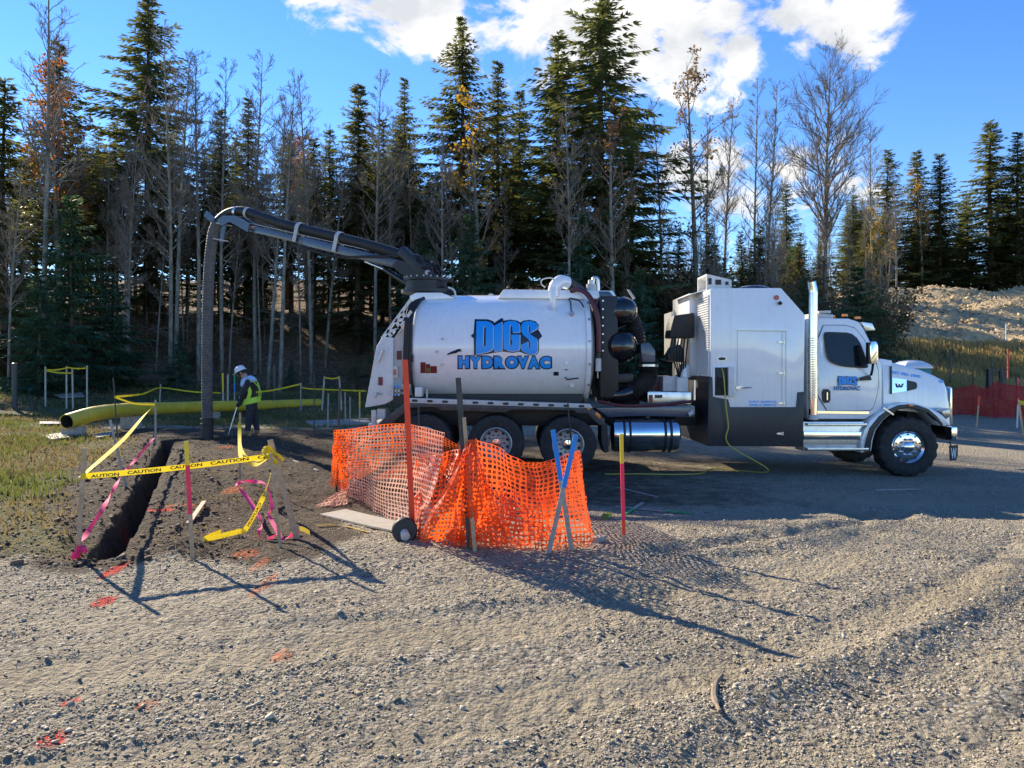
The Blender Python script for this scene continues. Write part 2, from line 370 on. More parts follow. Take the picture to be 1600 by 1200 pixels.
def ground_material():
    m, nt, b = nmat('ground')
    L = nt.links.new
    geo = add(nt, 'ShaderNodeNewGeometry')
    def noise(s, d=6, r=.6):
        n = add(nt, 'ShaderNodeTexNoise'); n.inputs['Scale'].default_value = s; n.inputs['Detail'].default_value = d; n.inputs['Roughness'].default_value = r
        L(geo.outputs['Position'], n.inputs['Vector']); return n
    def ramp(src, stops):
        r = add(nt, 'ShaderNodeValToRGB')
        e = r.color_ramp.elements
        e[0].position, e[0].color = stops[0][0], tuple(stops[0][1]) + (1,)
        e[1].position, e[1].color = stops[-1][0], tuple(stops[-1][1]) + (1,)
        for p, c in stops[1:-1]:
            q = e.new(p); q.color = tuple(c) + (1,)
        L(src, r.inputs['Fac']); return r.outputs['Color']
    def mixc(f, a, c, **k):
        x = add(nt, 'ShaderNodeMix', data_type='RGBA', **k)
        if isinstance(f, float): x.inputs['Factor'].default_value = f
        else: L(f, x.inputs['Factor'])
        L(a, x.inputs['A']); L(c, x.inputs['B']); return x.outputs['Result']
    big, mid, fin, spk = noise(.7, 5), noise(4, 7, .65), noise(34, 6, .7), noise(120, 3)
    vor = add(nt, 'ShaderNodeTexVoronoi'); vor.inputs['Scale'].default_value = 42; L(geo.outputs['Position'], vor.inputs['Vector'])
    vor2 = add(nt, 'ShaderNodeTexVoronoi'); vor2.inputs['Scale'].default_value = 17; L(geo.outputs['Position'], vor2.inputs['Vector'])
    sep_v = add(nt, 'ShaderNodeSeparateColor'); L(vor.outputs['Color'], sep_v.inputs['Color'])
    sand = ramp(big.outputs['Fac'], [(.3, (.305, .255, .175)), (.7, (.42, .36, .255))])
    stone = ramp(sep_v.outputs[0], [(.0, (.10, .090, .072)), (.5, (.32, .275, .205)), (1., (.54, .485, .385))])
    gm = add(nt, 'ShaderNodeMapRange'); gm.inputs['From Min'].default_value = .38; gm.inputs['From Max'].default_value = .62; gm.inputs['To Min'].default_value = .12; gm.inputs['To Max'].default_value = .9
    mps = add(nt, 'ShaderNodeMapping'); mps.inputs['Rotation'].default_value = (0, 0, R(-40)); mps.inputs['Scale'].default_value = (.35, 1.9, 1.); L(geo.outputs['Position'], mps.inputs['Vector'])
    trk = add(nt, 'ShaderNodeTexNoise'); trk.inputs['Scale'].default_value = 1.1; trk.inputs['Detail'].default_value = 7; trk.inputs['Roughness'].default_value = .62; L(mps.outputs[0], trk.inputs['Vector'])
    L(trk.outputs['Fac'], gm.inputs['Value'])
    zp = add(nt, 'ShaderNodeAttribute', attribute_name='zone')
    pk = add(nt, 'ShaderNodeMath', operation='MULTIPLY_ADD'); pk.inputs[1].default_value = -.75; L(zp.outputs['Alpha'], pk.inputs[0]); L(gm.outputs[0], pk.inputs[2]); pk.use_clamp = True
    gravel = mixc(pk.outputs[0], sand, stone)
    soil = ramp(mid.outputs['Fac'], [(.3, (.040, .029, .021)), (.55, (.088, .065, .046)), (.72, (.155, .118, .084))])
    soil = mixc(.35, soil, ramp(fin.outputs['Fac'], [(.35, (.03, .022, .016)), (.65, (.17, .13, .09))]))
    grass = ramp(mid.outputs['Fac'], [(.3, (.045, .055, .020)), (.5, (.12, .115, .045)), (.7, (.24, .19, .09))])
    litter = ramp(mid.outputs['Fac'], [(.3, (.10, .066, .040)), (.55, (.24, .16, .095)), (.72, (.42, .30, .18))])
    pile = ramp(mid.outputs['Fac'], [(.3, (.44, .32, .17)), (.7, (.66, .51, .31))])
    z1 = add(nt, 'ShaderNodeAttribute', attribute_name='zone'); s1 = add(nt, 'ShaderNodeSeparateColor'); L(z1.outputs['Color'], s1.inputs['Color'])
    z2 = add(nt, 'ShaderNodeAttribute', attribute_name='mark'); s2 = add(nt, 'ShaderNodeSeparateColor'); L(z2.outputs['Color'], s2.inputs['Color'])
    def edge(src, nsrc, lo=.35, hi=.65, amp=.7):
        a = add(nt, 'ShaderNodeMath', operation='MULTIPLY_ADD'); a.inputs[1].default_value = amp; L(nsrc, a.inputs[0]); L(src, a.inputs[2])
        r = add(nt, 'ShaderNodeMapRange'); r.inputs['From Min'].default_value = lo + amp * .5; r.inputs['From Max'].default_value = hi + amp * .5; L(a.outputs[0], r.inputs['Value'])
        return r.outputs[0]
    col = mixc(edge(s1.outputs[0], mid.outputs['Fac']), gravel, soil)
    col = mixc(edge(s1.outputs[1], mid.outputs['Fac']), col, grass)
    col = mixc(edge(s1.outputs[2], mid.outputs['Fac']), col, litter)
    col = mixc(edge(s2.outputs[2], mid.outputs['Fac'], amp=.3), col, pile)
    red = add(nt, 'ShaderNodeRGB'); red.outputs[0].default_value = (.62, .045, .03, 1)
    org = add(nt, 'ShaderNodeRGB'); org.outputs[0].default_value = (.62, .15, .05, 1)
    col = mixc(edge(s2.outputs[0], fin.outputs['Fac'], .42, .8, 1.3), col, red.outputs[0])
    col = mixc(edge(s2.outputs[1], fin.outputs['Fac'], .42, .8, 1.3), col, org.outputs[0])
    L(col, b.inputs['Base Color']); b.inputs['Roughness'].default_value = .95; b.inputs['Specular IOR Level'].default_value = .15
    # relief
    h1 = add(nt, 'ShaderNodeMath', operation='MULTIPLY_ADD'); h1.inputs[1].default_value = -.55; L(vor.outputs['Distance'], h1.inputs[0]); L(fin.outputs['Fac'], h1.inputs[2])
    h2 = add(nt, 'ShaderNodeMath', operation='MULTIPLY_ADD'); h2.inputs[1].default_value = -.9; L(vor2.outputs['Distance'], h2.inputs[0]); L(h1.outputs[0], h2.inputs[2])
    bp = add(nt, 'ShaderNodeBump'); bp.inputs['Strength'].default_value = 1.0; bp.inputs['Distance'].default_value = .045
    L(h2.outputs[0], bp.inputs['Height']); L(bp.outputs[0], b.inputs['Normal'])
    return m
ground_material()

def pebble_material():
    m, nt, b = nmat('pebbles'); L = nt.links.new
    a = add(nt, 'ShaderNodeAttribute', attribute_name='tone')
    L(a.outputs['Color'], b.inputs['Base Color']); b.inputs['Roughness'].default_value = .9; b.inputs['Specular IOR Level'].default_value = .2
pebble_material()

# ---------------------------------------------------------------- mesh builder
BASE = {}
class MB:
    def __init__(s): s.v, s.f, s.m, s.cur = [], [], [], 0
    def face(s, idx): s.f.append(tuple(idx)); s.m.append(s.cur)
    def addv(s, pts):
        n = len(s.v); s.v.extend([tuple(p) for p in pts]); return n
    def hexa(s, p8):            # bottom ring 0-3, top ring 4-7
        n = s.addv(p8)
        for q in ((3, 2, 1, 0), (4, 5, 6, 7), (0, 1, 5, 4), (1, 2, 6, 5), (2, 3, 7, 6), (3, 0, 4, 7)): s.face([n + i for i in q])
        return s
    def box(s, lo, hi):
        (a, b, c), (d, e, f) = lo, hi
        return s.hexa([(a, b, c), (d, b, c), (d, e, c), (a, e, c), (a, b, f), (d, b, f), (d, e, f), (a, e, f)])
    def prism(s, poly, off):    # poly: 3D points (planar), extruded by off
        off = Vector(off); k = len(poly)
        n = s.addv([Vector(p) for p in poly]); s.addv([Vector(p) + off for p in poly])
        s.face(list(range(n + k - 1, n - 1, -1))); s.face(list(range(n + k, n + 2 * k)))
        for i in range(k):
            j = (i + 1) % k; s.face([n + i, n + j, n + k + j, n + k + i])
        return s
    def rings(s, rings, closed=True, cap=True):
        k = len(rings[0]); ns = [s.addv(r) for r in rings]
        for a, b in zip(ns[:-1], ns[1:]):
            for i in range(k if closed else k - 1):
                j = (i + 1) % k; s.face([a + i, a + j, b + j, b + i])
        if cap and closed:
            s.face([ns[0] + i for i in range(k - 1, -1, -1)]); s.face([ns[-1] + i for i in range(k)])
        return s
    def tube(s, pts, r, seg=8, cap=True):
        pts = [Vector(p) for p in pts]
        rr = r if isinstance(r, (list, tuple)) else [r] * len(pts)
        prev = None; rings = []
        for i, p in enumerate(pts):
            a = pts[max(0, i - 1)]; b = pts[min(len(pts) - 1, i + 1)]
            t = (b - a)
            if t.length < 1e-9: t = Vector((0, 0, 1))
            t.normalize()
            if prev is None:
                u = t.orthogonal().normalized()
            else:
                u = prev - t * prev.dot(t)
                u = u.normalized() if u.length > 1e-6 else t.orthogonal().normalized()
            prev = u; w = t.cross(u)
            rings.append([p + (u * math.cos(2 * math.pi * j / seg) + w * math.sin(2 * math.pi * j / seg)) * rr[i] for j in range(seg)])
        return s.rings(rings, True, cap)
    def lathe(s, prof, o, ax, seg=32, cap=False, mod=None):   # prof: (radius, along axis)
        o = Vector(o); ax = Vector(ax).normalized(); u = ax.orthogonal().normalized()
        if abs(ax.y) > .9: u = Vector((1, 0, 0))
        if abs(ax.x) > .9: u = Vector((0, 1, 0))
        w = ax.cross(u)
        rings = []
        for (r, h) in prof:
            ring = []
            for j in range(seg):
                a = 2 * math.pi * j / seg
                rr = mod(r, h, j) if mod else r
                ring.append(o + ax * h + (u * math.cos(a) + w * math.sin(a)) * rr)
            rings.append(ring)
        return s.rings(rings, True, cap)
    def beam(s, a, b, w, h, up=(0, 0, 1)):
        a, b = Vector(a), Vector(b); t = (b - a).normalized(); up = Vector(up)
        sd = t.cross(up)
        sd = sd.normalized() if sd.length > 1e-5 else Vector((1, 0, 0))
        up = sd.cross(t).normalized(); sd *= w / 2; up = up * h / 2
        return s.hexa([a - sd - up, a + sd - up, a + sd + up, a - sd + up, b - sd - up, b + sd - up, b + sd + up, b - sd + up])
    def build(s, name, mat, parent=None, smooth=40, bevel=0., bseg=2, origin=None):
        off = Vector(origin) if origin is not None else (BASE[parent.name] if parent else Vector((0, 0, 0)))
        me = bpy.data.meshes.new(name)
        me.from_pydata([tuple(Vector(p) - off) for p in s.v], [], s.f)
        mats = mat if isinstance(mat, (list, tuple)) else [mat]
        for q in mats: me.materials.append(MATS[q])
        if len(mats) > 1: me.polygons.foreach_set('material_index', s.m)
        bm = bmesh.new(); bm.from_mesh(me)
        bmesh.ops.recalc_face_normals(bm, faces=bm.faces)
        if bevel:
            es = [e for e in bm.edges if len(e.link_faces) == 2 and e.calc_face_angle(0) > R(28)]
            bmesh.ops.bevel(bm, geom=es, offset=bevel, segments=bseg, profile=.6, affect='EDGES', clamp_overlap=True)
        bm.to_mesh(me); bm.free()
        if smooth:
            me.polygons.foreach_set('use_smooth', [True] * len(me.polygons))
            me.set_sharp_from_angle(angle=R(smooth))
        o = bpy.data.objects.new(name, me); COL.objects.link(o)
        if parent:
            o.parent = parent; BASE[o.name] = off
        else:
            o.location = off; BASE[o.name] = off
        return o
def thing(name, label, cat, loc, group=None):
    o = bpy.data.objects.new(name, None); COL.objects.link(o)
    o.empty_display_size = .2; o.location = loc; BASE[o.name] = Vector(loc)
    return tag(o, label, cat, group)
def tag(o, label=None, cat=None, group=None, kind=None):
    if label: o['label'] = label
    if cat: o['category'] = cat
    if group: o['group'] = group
    if kind: o['kind'] = kind
    return o
def fill_poly(splines):
    cu = bpy.data.curves.new('tmp', 'CURVE'); cu.dimensions = '2D'; cu.fill_mode = 'FRONT'
    for pts in splines:
        sp = cu.splines.new('POLY'); sp.points.add(len(pts) - 1); sp.use_cyclic_u = True
        for q, (a, b) in zip(sp.points, pts): q.co = (a, b, 0, 1)
    return _curve_mesh(cu)
def text_poly(txt, bold=0., spacing=1.):
    cu = bpy.data.curves.new('tmp', 'FONT'); cu.body = txt; cu.offset = bold; cu.space_character = spacing; cu.resolution_u = 3
    return _curve_mesh(cu)
def _curve_mesh(cu):
    o = bpy.data.objects.new('tmp', cu); COL.objects.link(o)
    dg = bpy.context.evaluated_depsgraph_get(); dg.update()
    me = bpy.data.meshes.new_from_object(o.evaluated_get(dg))
    vs = [(v.co.x, v.co.y) for v in me.vertices]; fs = [tuple(p.vertices) for p in me.polygons]
    bpy.data.objects.remove(o); bpy.data.curves.remove(cu); bpy.data.meshes.remove(me)
    return vs, fs
def flat_to(mb, vf, fn, cuts=None):
    vs, fs = vf
    if cuts:
        bm = bmesh.new(); bv = [bm.verts.new((a, b, 0)) for a, b in vs]
        for f in fs:
            try: bm.faces.new([bv[i] for i in f])
            except ValueError: pass
        axis = cuts[0]
        for c in cuts[1]:
            g = bm.verts[:] + bm.edges[:] + bm.faces[:]
            p = (0, c, 0) if axis == 1 else (c, 0, 0); nrm = (0, 1, 0) if axis == 1 else (1, 0, 0)
            bmesh.ops.bisect_plane(bm, geom=g, plane_co=p, plane_no=nrm)
        bm.verts.index_update()
        vs = [(v.co.x, v.co.y) for v in bm.verts]; fs = [tuple(v.index for v in f.verts) for f in bm.faces]; bm.free()
    n = mb.addv([fn(a, b) for a, b in vs])
    for f in fs: mb.face([n + i for i in f])
def fit(vf, x0, y0, x1, y1):     # scale a flat shape into a box (y may be flipped)
    vs, fs = vf; a = [v[0] for v in vs]; b = [v[1] for v in vs]
    ax, bx, ay, by = min(a), max(a), min(b), max(b)
    return [(x0 + (p - ax) / (bx - ax) * (x1 - x0), y0 + (q - ay) / (by - ay) * (y1 - y0)) for p, q in vs], fs
def smooth_path(pts, n=8):
    pts = [Vector(p) for p in pts]; out = []
    P = [pts[0] * 2 - pts[1]] + pts + [pts[-1] * 2 - pts[-2]]
    for i in range(1, len(P) - 2):
        for k in range(n):
            t = k / n
            out.append(.5 * ((2 * P[i]) + (-P[i - 1] + P[i + 1]) * t + (2 * P[i - 1] - 5 * P[i] + 4 * P[i + 1] - P[i + 2]) * t * t + (-P[i - 1] + 3 * P[i] - 3 * P[i + 1] + P[i + 2]) * t ** 3))
    out.append(pts[-1]); return out
TRACKS = [(curve2(p), w) for p, w in TRACKS_RAW]
# ================================================================ SETTING: ground
def make_ground():
    k = .0085; ys = []; yp = .5
    while yp < 122: ys.append(yp - 1.5); yp *= (1 + k)
    rows = [-400, -120, -40, -15, -6, -2.5] + ys + [150, 200, 320, 600, 1500]
    s = np.linspace(-1, 1, 561)
    u = .80 * s + 1.3 * s ** 7
    X, Y = [], []
    for y in rows:
        w = max(y + 1.5, 4.0) if y >= -2.5 else abs(y) * .9 + 4
        X.append(u * w); Y.append(np.full_like(u, y))
    X = np.array(X); Y = np.array(Y)
    Z = hz(X, Y)
    nr, nc = X.shape
    co = np.stack([X, Y, Z], -1).reshape(-1, 3)
    i = np.arange(nr - 1)[:, None] * nc + np.arange(nc - 1)[None, :]
    quads = np.stack([i, i + 1, i + nc + 1, i + nc], -1).reshape(-1, 4)
    me = bpy.data.meshes.new('ground')
    me.vertices.add(len(co)); me.vertices.foreach_set('co', co.ravel())
    me.loops.add(quads.size); me.loops.foreach_set('vertex_index', quads.ravel())
    me.polygons.add(len(quads)); me.polygons.foreach_set('loop_start', np.arange(0, quads.size, 4)); me.polygons.foreach_set('loop_total', np.full(len(quads), 4))
    me.polygons.foreach_set('use_smooth', np.ones(len(quads), bool))
    me.update(calc_edges=True)
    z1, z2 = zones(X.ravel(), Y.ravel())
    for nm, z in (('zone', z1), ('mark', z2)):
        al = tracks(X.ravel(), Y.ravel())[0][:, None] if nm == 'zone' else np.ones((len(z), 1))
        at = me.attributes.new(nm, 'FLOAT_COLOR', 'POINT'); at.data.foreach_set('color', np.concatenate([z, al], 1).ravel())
    me.materials.append(MATS['ground'])
    o = bpy.data.objects.new('ground', me); COL.objects.link(o)
    tag(o, 'gravel yard with dug soil, grass verge and wooded slope', None, None, 'structure')
def zones(x, y):
    n = fbm(x * .35, y * .35, 77, 4) - .5
    d = seg_dist(x, y, TRENCH)
    soil = np.maximum((1 - sst(x + 1.6 * n, -2.0, -1.2)) * sst(y + n + .15 * np.clip(x + 3.5, 0, 9), 6.0, 6.7) * (1 - sst(y + 4 * n, 19, 22)), 1 - sst(d, .3, .8))
    soil = np.maximum(soil, .62 * sst(y, 9.2, 11) * (1 - sst(y, 19, 23)) * (1 - sst(x, 1, 9)))  # ground in and around the truck's shade coloured browner
    gl = (1 - sst(x + 0.56 * y + 2.4 * n, -.5, .5)) * sst(y, 5.5, 7)          # far left verge
    gl = np.maximum(gl * .9, (1 - sst(x + 4 * n, -4, 3)) * sst(y + 8 * n, 20, 25))
    gr = sst(x, 4, 10) * sst(y + 5 * n, 25, 29)
    grass = np.maximum(gl, gr)
    litter = sst(y + 6 * n, 36, 40) * (1 - sst(x + 6 * n, 8, 14))
    litter = np.maximum(litter, sst(y, 65, 68) * sst(x, 5, 10))
    pile = sst(x + 1.2 * n, 18, 20.5) * sst(y + 1.5 * n, 43.8, 45) * (1 - sst(y, 64, 66))
    red = np.zeros_like(x); org = np.zeros_like(x)
    for (px, py, r, h, isred) in MARKS:
        p = MARKPOS[(px, py)]
        dd = np.hypot((x - p[0]) / (r * 1.7), (y - p[1]) / (h * 1.4))
        m = 1 - sst(dd, .4, 1.15)
        if isred: red = np.maximum(red, m * .8)
        else: org = np.maximum(org, m * .62)
    return np.stack([soil * (1 - pile), grass, litter], -1), np.stack([red, org, pile], -1)
MARKS = [(178, 895, .05, .22, 1), (162, 942, .06, .14, 1), (82, 1160, .05, .10, 1), (110, 1100, .04, .06, 1), (240, 800, .25, .10, 1),
         (405, 885, .05, .25, 0), (413, 915, .05, .35, 0), (385, 865, .10, .2, 0), (440, 1025, .06, .10, 0), (280, 795, .4, .10, 0), (365, 765, .12, .4, 0), (350, 700, .2, .4, 0), (230, 1105, .05, .07, 0)]
MARKPOS = {(m[0], m[1]): G(m[0], m[1]) for m in MARKS}
make_ground()

# ---- loose gravel and clods (uncountable)
def scatter_stones(name, n, rng, region, sizes, tones, label, cat, flat=.6, sink=.25):
    x, y = region(rng, n); n = len(x)
    z = hz(x, y)
    r = sizes(rng, x, y)
    base = np.array([(-1, -1, -.7), (1, -1, -.7), (1, 1, -.7), (-1, 1, -.7), (-1, -1, .7), (1, -1, .7), (1, 1, .7), (-1, 1, .7)]) * .62
    v = base[None] * (1 + rng.uniform(-.38, .38, (n, 8, 3)))
    v *= np.stack([rng.uniform(.8, 1.45, n), rng.uniform(.7, 1.1, n), rng.uniform(flat * .7, flat * 1.3, n)], -1)[:, None, :]
    a = rng.uniform(0, 6.283, n); c, s = np.cos(a), np.sin(a)
    t = rng.uniform(-.5, .5, n); ct, st = np.cos(t), np.sin(t)
    vx, vz = v[..., 0] * ct[:, None] - v[..., 2] * st[:, None], v[..., 0] * st[:, None] + v[..., 2] * ct[:, None]
    vy = v[..., 1]
    co = np.stack([(vx * c[:, None] - vy * s[:, None]) * r[:, None] + x[:, None], (vx * s[:, None] + vy * c[:, None]) * r[:, None] + y[:, None], (vz + sink) * r[:, None] + z[:, None]], -1).reshape(-1, 3)
    q = np.array([(3, 2, 1, 0), (4, 5, 6, 7), (0, 1, 5, 4), (1, 2, 6, 5), (2, 3, 7, 6), (3, 0, 4, 7)])
    quads = (np.arange(n)[:, None, None] * 8 + q[None]).reshape(-1, 4)
    me = bpy.data.meshes.new(name)
    me.vertices.add(len(co)); me.vertices.foreach_set('co', co.ravel())
    me.loops.add(quads.size); me.loops.foreach_set('vertex_index', quads.ravel())
    me.polygons.add(len(quads)); me.polygons.foreach_set('loop_start', np.arange(0, quads.size, 4)); me.polygons.foreach_set('loop_total', np.full(len(quads), 4))
    me.update(calc_edges=True)
    tn = tones(rng, n, x, y)
    at = me.attributes.new('tone', 'FLOAT_COLOR', 'POINT')
    at.data.foreach_set('color', np.repeat(np.concatenate([tn, np.ones((n, 1))], 1), 8, 0).ravel())
    me.materials.append(MATS['pebbles'])
    o = bpy.data.objects.new(name, me); COL.objects.link(o)
    return tag(o, label, cat, None, 'stuff')
rng = np.random.default_rng(3)
def gravel_region(rng, n):
    m = n * 4
    y = 2.2 + 8.2 * rng.random(m) ** 1.5; x = rng.uniform(-.78, .78, m) * (y + .6)
    d = fbm(x * .9, y * 1.5, 91, 4)
    z1, _ = zones(x, y)
    rut = np.zeros(m)
    for pts, h, w in RUTS: rut = np.maximum(rut, np.exp(-(seg_dist(x, y, pts) / (w * 2.2)) ** 2))
    keep = rng.random(m) < np.clip((d - .36) * 3.2 + .22 + .5 * rut, .16, 1) * (1 - .85 * z1[:, 0]) * (1 - .6 * sst(y, 7.5, 10)) * (1 - .8 * tracks(x, y)[0])
    return x[keep][:n], y[keep][:n]
def gravel_size(rng, x, y):
    r = .0042 * np.exp(rng.normal(0, .5, len(x))) * (.8 + .05 * y)
    return np.clip(r, .0035, .020)
def gravel_tone(rng, n, x, y):
    t = rng.random(n)[:, None]; w = rng.random(n)[:, None]
    return (np.array([.15, .13, .10]) * (1 - t) + np.array([.52, .455, .345]) * t) * (1 - .25 * w * np.array([0, .12, .3]))
scatter_stones('gravel', 95000, rng, gravel_region, gravel_size, gravel_tone, 'loose grey and tan gravel strewn over the yard', 'gravel')
def clod_region(rng, n):
    m = n * 6
    y = 6 + 13 * rng.random(m) ** 1.3; x = -.2 * y - 1.0 - rng.random(m) * (y * .62)
    d = seg_dist(x, y, TRENCH)
    z1, _ = zones(x, y)
    keep = rng.random(m) < z1[:, 0] * np.clip(.18 + 1.2 * np.exp(-((d - .5) / .5) ** 2), 0, 1) * (d > .2)
    return x[keep][:n], y[keep][:n]
def clod_size(rng, x, y): return np.clip(.0085 * np.exp(rng.normal(0, .6, len(x))), .004, .04)
def clod_tone(rng, n, x, y):
    t = rng.random(n)[:, None]
    return np.array([.055, .040, .028]) * (1 - t) + np.array([.20, .15, .105]) * t
scatter_stones('soil_clods', 4500, rng, clod_region, clod_size, clod_tone, 'dark clods of dug soil around the trench', 'soil', .8, .3)
def pile_region(rng, n):
    y = rng.uniform(44, 64, n); x = rng.uniform(18, 50, n); return x, y
scatter_stones('pile_rubble', 12000, rng, pile_region, lambda g, x, y: np.clip(.045 * np.exp(g.normal(0, .6, len(x))), .02, .22),
               lambda g, n, x, y: np.array([.40, .30, .165]) + g.random(n)[:, None] * np.array([.24, .20, .14]), 'tan lumps of earth covering the long spoil bank', 'rubble', .8, .3)

# ---- grass (uncountable)
def grass(name, n, rng, region, hlo, hhi, mat, label, spread=.5, wid=.012):
    x, y = region(rng, n); n = len(x); z = hz(x, y)
    h = rng.uniform(hlo, hhi, n); a = rng.uniform(0, 6.283, n); lean = rng.uniform(0, spread, n) * h; b = rng.uniform(0, 6.283, n)
    w = wid * (.6 + y / 14.)
    p0 = np.stack([x - np.cos(a) * w, y - np.sin(a) * w, z - .02], -1); p1 = np.stack([x + np.cos(a) * w, y + np.sin(a) * w, z - .02], -1)
    p2 = np.stack([x + np.cos(b) * lean, y + np.sin(b) * lean, z + h], -1)
    co = np.stack([p0, p1, p2], 1).reshape(-1, 3); tri = np.arange(3 * n)
    me = bpy.data.meshes.new(name)
    me.vertices.add(len(co)); me.vertices.foreach_set('co', co.ravel())
    me.loops.add(3 * n); me.loops.foreach_set('vertex_index', tri)
    me.polygons.add(n); me.polygons.foreach_set('loop_start', np.arange(0, 3 * n, 3)); me.polygons.foreach_set('loop_total', np.full(n, 3))
    me.update(calc_edges=True); me.materials.append(MATS[mat])
    o = bpy.data.objects.new(name, me); COL.objects.link(o)
    return tag(o, label, 'grass', None, 'stuff')
def greg(ylo, yhi, xf, thr, seed, zone=1, pw=1.):
    def f(rng, n):
        m = n * 5
        y = ylo + (yhi - ylo) * rng.random(m) ** pw; x = xf(rng, y, m)
        z1, z2 = zones(x, y); d = fbm(x * .6, y * .6, seed, 4)
        keep = (rng.random(m) < z1[:, zone] * np.clip((d - thr) * 5, 0, 1) * (1 - z2[:, 2])) & (seg_dist(x, y, TRENCH) > .35)
        return x[keep][:n], y[keep][:n]
    return f
LX = lambda g, y, m: -g.random(m) * .78 * y - .02 * y
grass('green_grass', 22000, rng, greg(9, 39, LX, .42, 101), .03, .14, 'grass_green', 'short green grass on the verge before the trees')
grass('dry_grass', 26000, rng, greg(6.5, 39, LX, .40, 103), .03, .12, 'grass_dull', 'dead straw grass patches on the verge left of the trench', .9)
RX = lambda g, y, m: (.36 + .36 * g.random(m)) * y
grass('bank_grass', 34000, rng, greg(27, 47, RX, .30, 107), .18, .60, 'grass_dry', 'tall golden dry grass on the bank below the spoil heap', .6, .016)
grass('straw_litter', 2200, rng, greg(6.2, 17, lambda g, y, m: -.3 * y - g.random(m) * .42 * y, .40, 109, 0), .01, .06, 'grass_dull', 'scattered straw bits on the dug soil by the trench', 2.5, .008)

# ================================================================ trees
def tree_mesh(name, verts, faces, mat, smooth=True):
    me = bpy.data.meshes.new(name)
    me.from_pydata(verts, [], faces)
    me.materials.append(MATS[mat])
    if smooth: me.polygons.foreach_set('use_smooth', [True] * len(me.polygons))
    return me
def spruce(seed, H, Rm, bare=.10, dens=1., shape=.85, mat='spruce_needles', step=.30):
    rd = random.Random(seed); tv, tf = [], []
    trunk = MB(); rbase = .0065 * H + .02
    trunk.tube([(0, 0, -.5), (0, 0, H * .3), (rd.uniform(-.05, .05), rd.uniform(-.05, .05), H * .65), (0, 0, H * .985)], [rbase, rbase * .78, rbase * .45, .012], 9)
    V, Fc = [], []
    tw = MB()
    z = H * bare
    while z < H * .992:
        t = (z - H * bare) / (H * (1 - bare))
        prof = (1 - t) ** shape * min(1, .55 + t * 3.5)
        nb = rd.randint(5, 7) if t < .9 else 4
        a0 = rd.uniform(0, 6.28)
        for b in range(nb):
            if rd.random() < .16: continue
            az = a0 + b * 6.283 / nb + rd.uniform(-.35, .35)
            cl = .55 + .9 * float(vnoise(math.cos(az) * 1.4 + seed * 3.1 + 50, z * .55 + math.sin(az) * 1.4 + 50, seed))
            L = max(.14, Rm * prof * cl * rd.uniform(.5, 1.2))
            ca, sa = math.cos(az), math.sin(az)
            droop = rd.uniform(.16, .42) * (1 - t * 1.3) - .10 * t
            zz = z + rd.uniform(-.12, .12)
            def bp(s):
                return (ca * L * s, sa * L * s, zz - droop * L * s + .30 * L * max(0, droop) * s * s * s + .30 * t * L * s)
            if L > .9: tw.tube([bp(0), bp(.5), bp(.95)], [.012 + .008 * L, .008 + .004 * L, .004], 3, False)
            sp = .135 / dens
            s = .12 if L > .8 else 0.
            while s <= 1.0:
                px, py, pz = bp(s)
                sl = (.18 + .10 * L * (1 - s * .75)) * rd.uniform(.65, 1.3)
                for sd in (-1, 1, -.5, .5, 0):
                    if rd.random() < .14: continue
                    ang = az + sd * rd.uniform(.55, 1.05) + rd.uniform(-.15, .15)
                    dx, dy = math.cos(ang), math.sin(ang)
                    dz = rd.uniform(-.75, -.05) if sd else rd.uniform(-1.3, -.35)
                    if t > .85: dz += .6
                    wx, wy = -dy, dx
                    ww = sl * rd.uniform(.11, .19)
                    k = len(V)
                    V.extend([(px, py, pz), (px + dx * sl * .45 + wx * ww, py + dy * sl * .45 + wy * ww, pz + dz * sl * .35 + rd.uniform(-.03, .03)),
                              (px + dx * sl, py + dy * sl, pz + dz * sl), (px + dx * sl * .45 - wx * ww, py + dy * sl * .45 - wy * ww, pz + dz * sl * .35 + rd.uniform(-.03, .03))])
                    Fc.append((k, k + 1, k + 2, k + 3))
                s += sp / max(L, .3)
        z += step * rd.uniform(.7, 1.3) * (1 - .45 * t)
    n = len(V); V.extend(tw.v); Fc.extend([tuple(i + n for i in f) for f in tw.f])
    return tree_mesh('spruce_trunk', trunk.v, trunk.f, 'spruce_bark'), tree_mesh('spruce_crown', V, Fc, mat, False)
